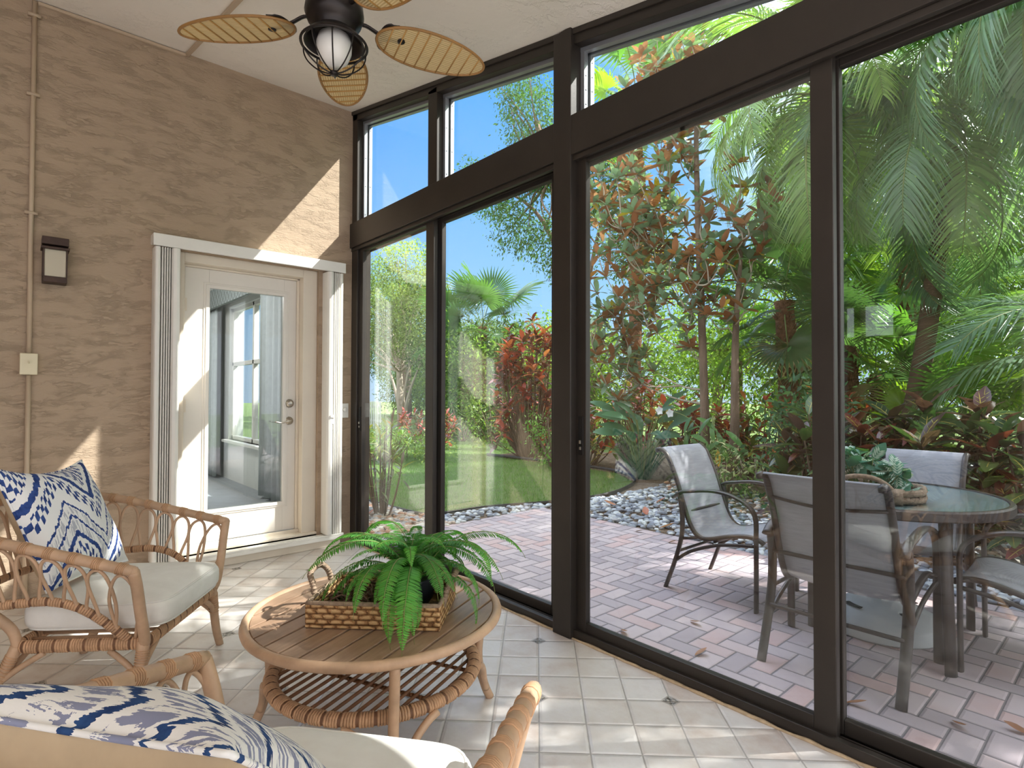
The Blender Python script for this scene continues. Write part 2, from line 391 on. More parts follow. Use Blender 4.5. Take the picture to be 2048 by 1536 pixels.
    m['fern'] = leafmat('fern_leaf', .45, .42, .4, (1.0, 1.2, .42))
    m['petal'] = leafmat('petal', .4, .6, .2, (1, 1, 1))
    # magnolia: felted rust-brown underside
    g = G('magnolia_leaf'); c = g.n('Attribute', None, attribute_name='col').outputs[0]
    bf = g.n('NewGeometry').outputs['Backfacing']
    rust = g.ramp(g.noise(3, 3, .6), [(.3, lin(140, 76, 44)), (.7, lin(196, 122, 74))])
    A = g.bsdf(g.mix(bf, c, rust), g.math('MULTIPLY_ADD', bf, .5, .25), 0, .6); T = g.n('BsdfTranslucent', {'Color': g.mix(.6, c, lin(220, 130, 60))})
    m['magnolia'] = g.done(g.n('MixShader', {0: .28, 1: A.outputs[0], 2: T.outputs[0]}))
    m['bark'] = mat('grey_bark', (128, 108, 94), .9, 0, .15, var=.35, scale=14, bump=1.0, bscale=40, bdist=.02, stretch=(1, 1, .25))
    m['barkpale'] = mat('pale_bark', (172, 158, 142), .85, 0, .2, var=.2, scale=12, bump=.6, bscale=40, bdist=.01, stretch=(1, 1, .25))
    m['palmbark'] = mat('palm_fibre', (128, 92, 70), .95, 0, .1, var=.45, scale=18, bump=1.0, bscale=30, bdist=.03)
    m['palmgrey'] = mat('ringed_palm_trunk', (112, 92, 74), .85, 0, .2, var=.2, scale=6, bump=.7, bscale=14, bdist=.02, stretch=(.3, .3, 3))
    m['stem'] = mat('green_stem', (120, 132, 70), .6, var=.2)
    m['fence'] = mat('fence_white', (214, 212, 206), .6, var=.06)
    m['curtain'] = mat('curtain_cloth', (186, 192, 190), .8, var=.08, scale=20)
    g = G('valance_cloth'); p = g.pos(); s = g.n('SeparateXYZ', {0: p})
    a = g.math('PINGPONG', g.math('ADD', s.outputs[0], s.outputs[2]), .06); b = g.math('PINGPONG', g.math('SUBTRACT', s.outputs[0], s.outputs[2]), .06)
    ln = g.math('LESS_THAN', g.math('MINIMUM', a, b), .006)
    m['valance'] = g.done(g.bsdf(g.mix(ln, lin(122, 128, 126), lin(176, 182, 180)), .8))
build_materials()
SUN, SKYS, SKY_FILL, EXPO, ZEN, BEDW = 11.0, 1.0, (1.35, 1.4, 1.52), 0.42, (3.7, 4.3, 5.5), 42
# ================================================================== the lanai shell
ceil = lambda x: 3.518 - .2015 * x
YB = -6.0; XR = 6.3
def wall_with_holes(name, mt, plane, a0, a1, b0, b1, z0, z1, holes):
    """wall slab; plane 'x' -> thickness along x (a0..a1), length along y (b0..b1)"""
    m = M(); bs = sorted({b0, b1} | {h[0] for h in holes} | {h[1] for h in holes}); zs = sorted({z0, z1} | {h[2] for h in holes} | {h[3] for h in holes})
    for i in range(len(bs) - 1):
        for j in range(len(zs) - 1):
            c = ((bs[i] + bs[i + 1]) / 2, (zs[j] + zs[j + 1]) / 2)
            if any(h[0] < c[0] < h[1] and h[2] < c[1] < h[3] for h in holes): continue
            if plane == 'x': m.box(a0, bs[i], zs[j], a1, bs[i + 1], zs[j + 1])
            else: m.box(bs[i], a0, zs[j], bs[i + 1], a1, zs[j + 1])
    return struct(m.obj(name, mt, smooth=False))
struct(M().box(-.02, YB, -.15, XR, .0, 0).obj('floor', MT['floor'], smooth=False))
wall_with_holes('wall_left', MT['stucco'], 'x', -.24, 0, YB, .12, 0, 3.60, [(-1.235, -.275, .1, 2.165)])
wall_with_holes('wall_back', MT['stucco'], 'y', YB - .2, YB, 0, XR, 0, 3.52, [(1.62, 1.765, 1.95, 2.36), (1.84, 2.205, 1.95, 2.36), (3.4, 6.0, 0, 2.1)])
m = M()
m.prism([(-.24, ceil(-.24)), (XR, ceil(XR)), (XR, ceil(XR) + .16), (-.24, ceil(-.24) + .16)], YB - .2, .13, axis='y')
struct(m.obj('ceiling', MT['ceiling'], smooth=False))
# ---- aluminium frame of the glass wall
B = MT['bronze']
def sbox(name, args, mt=B, bevel=.004):
    m = M()
    for a in args: m.box(*a)
    return struct(m.obj(name, mt, smooth=False, bevel=bevel))
sbox('trim_1', [(0.0, 0, .0, .10, .12, 2.387), (0.0, .0, 2.585, .085, .12, ceil(.05))])
sbox('trim_2', [(2.333, -.024, 0, 2.453, .12, ceil(2.46) + .01)])
m = M(); m.box(0, -.02, 2.387, XR, .12, 2.585); m.box(0, -.006, 2.36, XR, .02, 2.387); m.box(0, .062, 2.372, XR, .07, 2.387); m.box(0, .112, 2.36, XR, .12, 2.387)
struct(m.obj('trim_3', B, smooth=False, bevel=.003))
m = M(); m.box(0, 0, 0, XR, .03, .042); m.box(0, .03, -.02, XR, .16, .018)
for y in (.055, .092, .13): m.box(0, y - .004, .018, XR, y + .004, .034)
struct(m.obj('trim_4', B, smooth=False, bevel=.003))
m = M(); m.prism([(0, ceil(0) - .075), (XR, ceil(XR) - .075), (XR, ceil(XR) + .01), (0, ceil(0) + .01)], 0, .12, axis='y')
m.prism([(0, ceil(0) - .03), (XR, ceil(XR) - .03), (XR, ceil(XR)), (0, ceil(0))], -.012, 0, axis='y')
struct(m.obj('trim_5', B, smooth=False, bevel=.003))
sbox('trim_6', [(4.80, -.024, 0, 4.92, .12, ceil(4.86) + .01)])
# ragged tile edge / caulk line along the sill
m = M(); rng = np.random.RandomState(3); xs = np.linspace(.02, 6.2, 120)
m.tube([(x, -.006 + rng.uniform(-.004, .004), .002) for x in xs], [rng.uniform(.005, .010) for _ in xs], 6)
struct(m.obj('trim_7', mat('sand_caulk', (196, 172, 140), .9, var=.2, scale=40)))
# ---- transom windows
def transom(i, x0, x1, mull):
    w = bpy.data.objects.new('window_%d' % i, None); COL.objects.link(w); struct(w)
    ct = lambda x: ceil(x) - .075
    m = M(); m.prism([(x0, 2.585), (x1, 2.585), (x1, ct(x1)), (x0, ct(x0))], .082, .088, axis='y'); m.obj('pane', MT['glass'], w, smooth=False)
    m = M()
    if mull:
        m.box(x1, 0, 2.585, x1 + mull, .12, ct(x1) + .02)
        m.obj('mullion', B, w, smooth=False, bevel=.004)
    m = M(); rng = np.random.RandomState(i)
    m.box(x0, .052, 2.587, x0 + .024, .08, ct(x0)); m.box(x0, .09, 2.587, x0 + .034, .116, ct(x0))
    for z in np.linspace(2.66, ct(x0) - .07, 4):
        for y, x in ((.066, .024), (.103, .034)):
            m.tube([(x0 + x - .001, y, z), (x0 + x + .003, y, z)], .0045, 8)
    m.prism([(x0, ct(x0) - .022), (x1, ct(x1) - .022), (x1, ct(x1)), (x0, ct(x0))], .05, .08, axis='y')
    m.prism([(x0, ct(x0) - .03), (x1, ct(x1) - .03), (x1, ct(x1)), (x0, ct(x0))], .09, .116, axis='y')
    m.obj('glazing_bead', MT['alu'], w, smooth=False)
transom(1, .085, 1.13, .105); transom(2, 1.235, 2.333, 0); transom(3, 2.453, 3.545, .07); transom(4, 3.615, 4.80, 0)
# ---- sliding glass panels
def panel(i, x0, x1, y, sl, sr, gl, latch=None):
    d = bpy.data.objects.new('door_%d' % i, None); COL.objects.link(d); struct(d)
    y0, y1 = y - .017, y + .017; z0, z1 = .034, 2.386
    m = M(); m.box(x0, y0, z0, x0 + sl, y1, z1); m.box(x1 - sr, y0, z0, x1, y1, z1)
    m.box(x0 + sl, y0, z0, x1 - sr, y1, .085); m.box(x0 + sl, y0, 2.345, x1 - sr, y1, z1)
    m.obj('panel_frame', B, d, smooth=False, bevel=.003)
    M().box(x0 + sl - .005, y - .003, .08, x1 - sr + .005, y + .003, 2.35).obj('pane', gl, d, smooth=False)
    if latch:
        xl = latch; m = M()
        m.box(xl - .016, y0 - .006, .90, xl + .016, y0, 1.09)
        l = m.obj('latch_plate', MT['bronze_dk'], d, smooth=False, bevel=.002)
        M().box(xl - .009, y0 - .0075, .985, xl + .009, y0 - .005, 1.075).obj('finger_slot', MT['dark'], l, smooth=False)
        m = M(); m.box(xl - .005, y0 - .014, .955, xl + .005, y0 - .005, .972); m.box(xl - .005, y0 - .012, .925, xl + .005, y0 - .005, .94)
        m.obj('latch_lever', MT['nickel'], l, smooth=False, bevel=.001)
panel(1, .095, 1.175, .038, .06, .095, MT['glass'], .125); panel(2, 1.12, 2.333, .084, .085, .10, MT['glass'], 2.29)
panel(3, 2.453, 3.632, .038, .062, .074, MT['glass'], 2.485); panel(4, 3.56, 4.80, .084, .078, .09, MT['glass_dk'])
panel(5, 4.92, 6.28, .038, .07, .07, MT['glass'])
# ---- the house door, its reveal, and the storm shutters
T = MT['trimtan']
m = M()
m.box(-.13, -1.235, .1, -.03, -1.205, 2.165); m.box(-.13, -.385, .1, -.03, -.275, 2.165); m.box(-.13, -1.205, 2.10, -.03, -.385, 2.165)
m.box(-.155, -1.205, .1, -.105, -1.185, 2.10); m.box(-.155, -.405, .1, -.105, -.385, 2.10); m.box(-.155, -1.205, 2.085, -.105, -.385, 2.10)
struct(m.obj('trim_8', T, smooth=False, bevel=.004))
d = bpy.data.objects.new('door_6', None); COL.objects.link(d); struct(d)
y0, y1, xa, xb = -1.184, -.406, -.165, -.122
m = M(); gy0, gy1, gz0, gz1 = -1.03, -.50, .36, 1.955
m.box(xa, y0, .14, xb, gy0, 2.084); m.box(xa, gy1, .14, xb, y1, 2.084); m.box(xa, gy0, .14, xb, gy1, gz0); m.box(xa, gy0, gz1, xb, gy1, 2.084)
m.obj('door_leaf', MT['doorpaint'], d, smooth=False, bevel=.002)
m = M()
for w, x in ((.022, xb + .010), (.036, xb + .005)):
    m.box(xb - .002, gy0 - w, gz0 - w, x, gy0 + .004, gz1 + w); m.box(xb - .002, gy1 - .004, gz0 - w, x, gy1 + w, gz1 + w)
    m.box(xb - .002, gy0, gz0 - w, x, gy1, gz0 + .004); m.box(xb - .002, gy0, gz1 - .004, x, gy1, gz1 + w)
m.obj('glass_moulding', MT['doorpaint'], d, smooth=False, bevel=.004)
M().box(-.148, gy0, gz0, -.142, gy1, gz1).obj('pane', MT['doorglass'], d, smooth=False)
N = MT['nickel']
kb = M().lathe([(.001, 0), (.033, 0), (.033, .008), (.026, .014), (.024, .028), (.012, .032), (.0, .032)], 24)
kb.transform(Matrix.Translation((xb, -.455, 1.12)) @ Matrix.Rotation(PI / 2, 4, 'Y')); kb.obj('deadbolt', N, d)
kb = M().lathe([(.001, 0), (.032, 0), (.030, .008), (.018, .016), (.011, .022), (.011, .05), (.0, .052)], 24)
kb.transform(Matrix.Translation((xb, -.455, .985)) @ Matrix.Rotation(PI / 2, 4, 'Y'))
kb.tube(smoothpath([(xb + .045, -.455, .985), (xb + .05, -.485, .982), (xb + .046, -.53, .972), (xb + .05, -.575, .982)], 5), [.008] * 15 + [.006], 8, b=.006)
kb.obj('lever_handle', N, d)
for z in (1.82, 1.11, .40):
    m = M(); m.tube([(xb + .008, -1.193, z - .05), (xb + .008, -1.193, z + .05)], .008, 10); m.box(xb - .004, -1.20, z - .045, xb + .004, -1.17, z + .045)
    m.obj('hinge', T, d, smooth=False)
M().box(-.10, -1.205, .118, -.085, -.385, .14).obj('threshold', T, d, smooth=False)
# sill step under the door with bottom shutter track
m = M(); m.box(-.2, -1.235, .0, .0, -.275, .118); m.box(0, -1.40, .0, .075, -.115, .06)
struct(m.obj('trim_9', T, smooth=False, bevel=.006))
W = MT['white']
m = M(); m.box(.0, -1.42, .06, .105, -.10, .085); m.box(.088, -1.42, .085, .105, -.10, .10); m.box(.03, -1.42, .085, .045, -.10, .097)
struct(m.obj('trim_10', W, smooth=False, bevel=.003))
m = M(); m.box(.0, -1.41, 2.172, .10, -.095, 2.235); m.box(.085, -1.41, 2.155, .10, -.095, 2.18)
struct(m.obj('trim_11', W, smooth=False, bevel=.004))
def shutter(name, ys, label):
    """accordion storm shutter folded into a stack"""
    t = thing(name, label, 'storm shutter', (0, 0, .1), 0, 'folded accordion shutters beside the door')
    n = len(ys)
    for k, (a, b, x0, x1) in enumerate(ys):
        m = M(); m.box(x0, a, .002, x1, b, 2.05)
        m.tube([(x1, (a + b) / 2, .002), (x1, (a + b) / 2, 2.05)], (b - a) / 2 * .98, 8)
        m.obj('shutter_blade', W, t, smooth=False, bevel=.002)
    return t
s = shutter('accordion_shutter', [(-1.40, -1.365, .0, .085), (-1.360, -1.352, .02, .095), (-1.346, -1.338, .02, .095), (-1.332, -1.324, .02, .095), (-1.318, -1.310, .02, .09), (-1.304, -1.255, .0, .098)], 'folded white accordion storm shutter on the hinge side of the house door')
s2 = shutter('accordion_shutter', [(-.245, -.195, .0, .095), (-.185, -.177, .02, .095), (-.171, -.163, .02, .095), (-.157, -.149, .02, .095), (-.143, -.112, .0, .085)], 'folded white accordion storm shutter between house door and glass wall')
m = M(); m.box(.095, -.215, .86, .118, -.198, .93); m.box(.118, -.225, .91, .126, -.19, .93); m.obj('shutter_lock', W, s2, smooth=False, bevel=.002)
# ---- bedroom seen through the door glass
struct(M().box(-4.5, -3.2, -.05, -.24, .05, .085).obj('floor_bedroom', MT['carpet'], smooth=False))
wall_with_holes('wall_bedroom', MT['inwall'], 'y', .05, .22, -4.5, -.24, 0, 3.0, [(-3.62, -1.9, .60, 2.3)])
struct(M().box(-4.6, -3.2, 0, -4.3, .05, 2.8).obj('wall_bedroom_far', MT['inwall'], smooth=False))
struct(M().box(-4.5, -3.4, 0, -.24, -3.2, 2.8).obj('wall_bedroom_inner', MT['inwall'], smooth=False))
struct(M().box(-4.6, -3.4, 2.7, -.24, .22, 2.85).obj('ceiling_bedroom', MT['inwall'], smooth=False))
w = bpy.data.objects.new('window_5', None); COL.objects.link(w); struct(w)
m = M()
for x in (-3.62, -2.80, -1.95): m.box(x, .08, .6, x + .05, .14, 2.3)
for z in (.6, 1.55, 2.25): m.box(-3.62, .08, z, -1.9, .14, z + .05)
m.box(-3.7, -.02, .565, -1.85, .16, .60)
m.obj('sash_frame', MT['white'], w, smooth=False, bevel=.004)
M().box(-3.6, .107, .62, -1.92, .113, 2.28).obj('pane', MT['doorglass'], w, smooth=False)
def curtain(x0, x1, y, label, seed):
    r = np.random.RandomState(seed); n = 60; xs = np.linspace(x0, x1, n); ph = np.cumsum(r.uniform(.3, .8, n))
    zs = np.linspace(.12, 2.42, 8); Gd = [[(x, y + .03 * math.sin(p) * (1 - .25 * k / 8) , z) for x, p in zip(xs, ph)] for k, z in enumerate(zs)]
    o = M().sheet(Gd).obj('curtain', MT['curtain']); mo = o.modifiers.new('solid', 'SOLIDIFY'); mo.thickness = .004
    tag(o, label, 'curtain', 'bedroom curtains'); return o
curtain(-4.25, -3.72, -.08, 'grey patterned curtain at the far end of the bedroom window', 1)
curtain(-2.05, -1.15, -.08, 'grey patterned curtain drawn over the near end of the bedroom window', 2)
tag(M().box(-4.28, -.17, 2.28, -1.05, -.135, 2.52).obj('valance', MT['valance'], smooth=False, bevel=.004), 'grey valance with a diamond lattice pattern above bedroom window', 'valance')
t = thing('bedroom_fill_fixture', 'unseen round ceiling light added to brighten the bedroom behind the door', 'ceiling light', (-2.4, -1.4, 2.7))
M().lathe([(0, -.08), (.12, -.07), (.17, -.03), (.18, 0), (0, 0)], 32).obj('fill_lamp_shade', MT['opal'], t)
ld = bpy.data.lights.new('bedroom_fill_lamp', 'POINT'); ld.energy = BEDW; ld.shadow_soft_size = .15; lo = bpy.data.objects.new('bedroom_fill_lamp', ld); COL.objects.link(lo); lo.location = (-2.4, -1.4, 2.5)  # added lamp, itself unseen, to brighten the room behind the door glass
# ---- things on the stucco wall
t = thing('wall_sconce', 'small bronze wall sconce with frosted glass box above the switch', 'wall lamp', (0, -1.90, 1.98))
S_ = MT['sconce']
m = M(); m.box(0, -.058, -.135, .02, .058, .13); m.obj('back_plate', S_, t, smooth=False, bevel=.003)
m = M(); m.box(.0, -.062, .085, .105, .062, .13); m.box(.0, -.066, .058, .115, .066, .072); m.obj('cap', S_, t, smooth=False, bevel=.003)
m = M(); m.box(.0, -.056, -.135, .10, .056, -.10); m.obj('bottom_tray', S_, t, smooth=False, bevel=.003)
for y_ in (-.057, .05): M().box(.095, y_, -.10, .10, y_ + .007, .06).obj('corner_bar', S_, t, smooth=False)
M().box(.021, -.05, -.10, .094, .05, .058).obj('glass_shade', MT['frost'], t, smooth=False, bevel=.003)
CD = mat('conduit_paint', (196, 174, 148), .5, var=.04)
t = thing('wiring_conduit', 'thin painted electrical conduit running from the floor up to the ceiling', 'conduit', (0, -2.01, 0))
m = M(); m.tube([(.014, 0, 0), (.014, 0, 1.30)], .0125, 10); m.tube([(.014, 0, 1.43), (.014, 0, 3.50)], .0125, 10)
for z in (.5, 2.25, 2.95, 3.42): m.box(0, -.03, z - .008, .028, .03, z + .008)
m.obj('conduit_pipe', CD, t)
m = M(); m.box(.0, .015, 3.492, .02, .79, 3.51); m.obj('wall_raceway', CD, t, smooth=False, bevel=.002)
m = M(); x1 = 2.25; m.prism([(.0, ceil(0) - .018), (x1, ceil(x1) - .018), (x1, ceil(x1) - .001), (0, ceil(0) - .001)], .785, .808, axis='y'); m.obj('ceiling_raceway', CD, t, smooth=False)
t = thing('light_switch', 'ivory surface switch box on the thin conduit', 'switch', (0, -2.01, 1.365))
M().box(.0, -.040, -.062, .045, .040, .062).obj('switch_box', MT['ivory'], t, smooth=False, bevel=.004)
M().box(.0445, -.012, -.022, .048, .012, .022).obj('switch_bezel', MT['ivory'], t, smooth=False)
l = M().box(-.004, -.004, -.003, .018, .004, .006); l.transform(Matrix.Translation((.046, 0, .004)) @ Matrix.Rotation(-.5, 4, 'Y')); l.obj('toggle', MT['ivory'], t, smooth=False, bevel=.001)
t = thing('wall_dial', 'square white control plate with a round dial beside the glass wall', 'switch', (0, -.057, 1.06))
M().box(.0, -.035, -.058, .008, .035, .058).obj('plate', MT['white'], t, smooth=False, bevel=.003)
kb = M().lathe([(.018, 0), (.018, .012), (.014, .016), (0, .016)], 24); kb.transform(Matrix.Translation((.008, 0, .008)) @ Matrix.Rotation(PI / 2, 4, 'Y')); kb.obj('dial', MT['white'], t)
# ---- ceiling fan
FX, FY, FZ = 2.29, -1.175, 2.62
t = thing('ceiling_fan', 'ceiling fan with woven oval leaf blades and a caged light', 'ceiling fan', (FX, FY, FZ))
K = MT['fanblack']; hc = ceil(FX) - FZ
M().lathe([(0, hc + .02), (.075, hc + .015), (.075, hc - .02), (.05, hc - .05), (.016, hc - .06), (.016, .12), (.03, .10), (.0, .10)], 28).obj('downrod', K, t)
M().lathe([(.02, .115), (.075, .105), (.105, .07), (.11, .03), (.10, .0), (.085, -.012), (.075, -.03), (.07, -.045), (.0, -.045)], 36).obj('motor_housing', K, t)
M().lathe([(.045, -.03), (.07, -.04), (.095, -.062), (.108, -.085), (.112, -.085), (.100, -.058), (.073, -.034), (.045, -.024)], 36).obj('lamp_bell', K, t)
M().lathe([(.0, -.172), (.030, -.166), (.052, -.145), (.064, -.115), (.066, -.085), (.058, -.055), (.04, -.046), (.0, -.046)], 32).obj('lamp_globe', MT['opal'], t)
m = M(); rr = .122
m.tube([(rr * math.cos(a), rr * math.sin(a), -.088) for a in np.linspace(0, 2 * PI, 48, endpoint=False)], .005, 8, closed=True)
for k in range(10):
    a = k * 2 * PI / 10 + .15; c, s = math.cos(a), math.sin(a)
    m.tube(smoothpath([(r * c, r * s, z) for r, z in ((.122, -.088), (.119, -.115), (.103, -.145), (.07, -.175), (.035, -.192), (.012, -.196))], 4), .0028, 6)
m.lathe([(0, -.204), (.014, -.203), (.017, -.196), (.014, -.19), (0, -.189)], 16)
m.obj('lamp_cage', K, t)
def blade_mesh():
    fr, cl, st, arm = M(), M(), M(), M()
    L0, hl, hw = .40, .235, .103
    out = lambda a: (L0 + hl * math.cos(a), hw * math.sin(a) * (1 - .12 * math.cos(a)))
    pts = [(*out(a), 0) for a in np.linspace(0, 2 * PI, 56, endpoint=False)]
    fr.tube(pts, .0055, 8, closed=True)
    ri = [[(L0 + (x - L0) * k, y * k, 0) for x, y, _ in pts + pts[:1]] for k in np.linspace(.01, .985, 6)]
    cl.sheet(ri)
    for k in range(9):
        x = L0 + hl * (-.8 + 1.62 * k / 8); c = (x - L0) / hl; w = hw * math.sqrt(max(0, 1 - c * c)) * (1 - .12 * c)
        st.tube([(x, -w, -.003), (x, w, -.003)], .0028, 6)
    arm.tube(smoothpath([(.075, 0, .02), (.12, 0, .03), (.17, 0, .012), (.20, 0, .006)], 4), .009, 8, b=.006)
    arm.tube(smoothpath([(.235, .075, .007), (.195, .055, .008), (.185, 0, .008), (.195, -.055, .008), (.235, -.075, .007)], 6), [.006] * 4 + [.014] * 17 + [.006] * 4, 8, b=.004)
    arm.tube(smoothpath([(.185, 0, .007), (.22, .0, .007), (.255, -.012, .006)], 4), .013, 8, b=.004)
    arm.lathe([(0, -.004), (.015, -.004), (.015, .008), (0, .008)], 16, (.26, -.013, 0))
    return fr.mesh('blade_rim', MT['bladerim']), cl.mesh('blade', MT['blade']), st.mesh('blade_sticks', MT['cord']), arm.mesh('blade_arm', K)
bm_ = blade_mesh()
for k in range(5):
    a = math.radians(78 + 72 * k)
    bl = link('blade', bm_[1], t); bl.rotation_euler = (math.radians(-9), 0, a)
    for nm, me in (('blade_rim', bm_[0]), ('blade_sticks', bm_[2]), ('blade_arm', bm_[3])): link(nm, me, bl)
# ================================================================== rattan lounge chairs
def sup(a, b, n):  # superellipse helper
    return math.copysign(abs(math.cos(a)) ** (2 / n), math.cos(a)), math.copysign(abs(math.sin(a)) ** (2 / n), math.sin(a))
RT, WP = MT['rattan'], MT['wrap']
def band_tube(m, path, rr, hh, wrapm=None, pitch=.0085, closed=False, seed=0):
    """woven band: core plus raised wrap strips"""
    P = np.asarray(path); m.tube(P, rr * .86, 10, closed, b=hh * .9, mi=1)
    d = np.linalg.norm(np.diff(np.vstack([P, P[:1]]) if closed else P, axis=0), axis=1); s = np.concatenate([[0], np.cumsum(d)])
    Q = np.vstack([P, P[:1]]) if closed else P
    n = int(s[-1] / pitch); at = lambda t: np.array([np.interp(t, s, Q[:, i]) for i in range(3)])
    k = 0
    for i in range(n):
        if i % 6 == 5: continue
        t0 = (i + .06) * s[-1] / n; t1 = (i + .94) * s[-1] / n
        m.tube([at(t0), at((t0 + t1) / 2), at(t1)], [rr * .97, rr * 1.03, rr * .97], 8, False, True, b=[hh * .97, hh * 1.03, hh * .97])
    n2 = int(s[-1] / pitch)
    return m
def coil(m, path_fn, t0, t1, r, turns=4, wr=.0022):
    ts = np.linspace(t0, t1, turns * 10 + 1); pts = []
    for k, t in enumerate(ts):
        p, T = path_fn(t); T = T / np.linalg.norm(T); S = np.cross(T, (0, 0, 1.0)); S = S / max(np.linalg.norm(S), 1e-6) if np.linalg.norm(S) > 1e-3 else np.array((1., 0, 0)); N = np.cross(S, T)
        a = k * 2 * PI / 10; pts.append(p + r * (math.cos(a) * S + math.sin(a) * N))
    m.tube(pts, wr, 5)
half = [(.385, .012, .597), (.385, -.20, .650), (.384, -.40, .698), (.372, -.54, .726), (.325, -.645, .745), (.235, -.715, .755), (.12, -.75, .76)]
rail_pts = half + [(0, -.758, .762)] + [(-x, y, z) for x, y, z in half[::-1]]
rail_pts = [(x, y, z - .012) for x, y, z in rail_pts]
RP = smoothpath(rail_pts, 10)
rs = np.concatenate([[0], np.cumsum(np.linalg.norm(np.diff(RP, axis=0), axis=1))]); RL = rs[-1]
def rail(s): return np.array([np.interp(s, rs, RP[:, i]) for i in range(3)])
bh = [(.287, -.055, .315), (.305, -.10, .365), (.325, -.155, .42), (.335, -.22, .458), (.34, -.30, .475), (.342, -.40, .470), (.33, -.52, .458), (.285, -.61, .452), (.20, -.665, .452), (.10, -.69, .452)]
BP = smoothpath(bh + [(0, -.695, .452)] + [(-x, y, z) for x, y, z in bh[::-1]], 8)
bs_ = np.concatenate([[0], np.cumsum(np.linalg.norm(np.diff(BP, axis=0), axis=1))]); BL = bs_[-1]
def band(s): return np.array([np.interp(s, bs_, BP[:, i]) for i in range(3)])
def on_band(p):   # band point nearest in plan direction to a rail point
    k = np.argmin(np.abs(BP[:, 1] - p[1]) * .9 + np.abs(BP[:, 0] - p[0]) * .9); return bs_[k]
def lounge_chair(label, loc, rotz):
    t = thing('rattan_armchair', label, 'armchair', loc, rotz, 'rattan armchairs around the low table')
    # seat frame ring
    fp = []
    for cx, cy, a0 in ((.245, -.035, 0), (-.245, -.035, 90), (-.245, -.395, 180), (.245, -.395, 270)):
        for a in np.radians(np.linspace(a0, a0 + 90, 6)): fp.append((cx + .04 * math.cos(a), cy + .04 * math.sin(a), .298))
    fp = np.array(fp); dense = []
    for i in range(len(fp)):
        a, b = fp[i], fp[(i + 1) % len(fp)]; k = max(1, int(np.linalg.norm(b - a) / .03))
        dense += [a + (b - a) * q / k for q in range(k)]
    m = M(); band_tube(m, np.array(dense), .0145, .024, closed=True); m.obj('seat_frame', [WP, MT['slot']], t)
    m = M()
    for i in range(9):
        x = -.22 + .055 * i; m.tube([(x, -.43, .300), (x, -.005, .300)], .007, 6)
    m.obj('seat_slats', RT, t)
    m = M(); m.tube(RP, .0185, 10)
    for e in (0, -1): m.lathe([(0, -.0185), (.013, -.013), (.0185, 0), (.013, .013), (0, .0185)], 10, tuple(RP[e]))
    m.obj('arm_rail', RT, t)
    for sx in (1, -1):
        pts = smoothpath([(.385 * sx, .012, .585), (.362 * sx, .012, .52), (.335 * sx, .011, .42), (.305 * sx, .008, .335), (.285 * sx, .0, .300)], 5)
        m = M(); m.tube(pts, .0185, 10); m.obj('front_post', RT, t)
        for nm, pts in (('leg', [(.283 * sx, -.005, .305), (.300 * sx, -.006, .22), (.345 * sx, -.010, .09), (.392 * sx, -.012, .0)]),
                        ('leg', [(.275 * sx, -.435, .30), (.292 * sx, -.470, .21), (.325 * sx, -.545, .09), (.352 * sx, -.60, .0)])):
            m = M(); pp = smoothpath(pts, 6); m.tube(pp, np.linspace(.021, .0165, len(pp)), 10)
            def pf(q, pp=pp): i = q * (len(pp) - 1); k = min(int(i), len(pp) - 2); return pp[k] + (pp[k + 1] - pp[k]) * (i - k), pp[k + 1] - pp[k]
            lg = m.obj(nm, RT, t)
            m = M(); coil(m, pf, .12, .42, .021, 9); m.obj('binding', WP, lg)
        m = M(); m.tube(smoothpath([(.275 * sx, -.432, .29), (.285 * sx, -.448, .36), (.312 * sx, -.50, .43), (.33 * sx, -.545, .465)], 5), .017, 10); m.obj('rear_post', RT, t)
        for pts in ([(.31 * sx, -.008, .18), (.297 * sx, -.05, .225), (.285 * sx, -.12, .275)], [(.305 * sx, -.006, .18), (.27 * sx, -.004, .225), (.20 * sx, -.002, .275)],
                    [(.298 * sx, -.48, .18), (.29 * sx, -.42, .225), (.285 * sx, -.34, .275)], [(.295 * sx, -.48, .18), (.25 * sx, -.455, .225), (.18 * sx, -.437, .275)]):
            m = M(); m.tube(smoothpath(pts, 5), .0105, 8); m.obj('brace', RT, t)
    m = M(); band_tube(m, BP, .0105, .0165); m.obj('woven_band', [WP, MT['slot']], t)
    # hanging loops
    n = 26; step = RL / n
    for i in range(n):
        s = (i + .5) * step; c = rail(s); sgn = 1
        tl = rail(max(0, s - step * .47)); tr = rail(min(RL, s + step * .47))
        bc = on_band(c); wb = step * .20
        if i in (0, n - 1):
            b1 = np.array([.287 * (1 if i == 0 else -1), -.03, .32]); b2 = np.array([.287 * (1 if i == 0 else -1), -.085, .32])
        elif i in (1, n - 2):
            b1 = np.array([.287 * (1 if i == 1 else -1), -.10, .325]); b2 = band(bs_[np.argmin(np.abs(BP[:, 1] + .135) + (0 if i == 1 else 10) * (BP[:, 0] > 0) + (0 if i != 1 else 10) * (BP[:, 0] < 0))])
        else:
            b1, b2 = band(max(0, bc - wb)), band(min(BL, bc + wb))
            if i >= n - 2: b1, b2 = b2, b1
        if i in (n - 1, n - 2): b1, b2 = b2, b1
        drop = np.array([0, 0, -.022]); h = c[2] - (b1[2] + b2[2]) / 2
        prof_ = [(0, 0), (.035, .2), (.09, .32), (.17, .41), (.29, .465), (.43, .475), (.60, .40), (.80, .28), (1.0, .2)]
        bot = lambda o: (b1 + b2) / 2 + (b2 - b1) / 2 * (o / .2)
        pt = lambda f, o: (rail(min(max(s + o * step, 0), RL)) + drop) * (1 - f) + bot(o) * f
        p = [pt(f, -o) for f, o in prof_[::-1]] + [pt(f, o) for f, o in prof_[1:]]
        m = M(); m.tube(smoothpath(p, 3), .0060, 7)
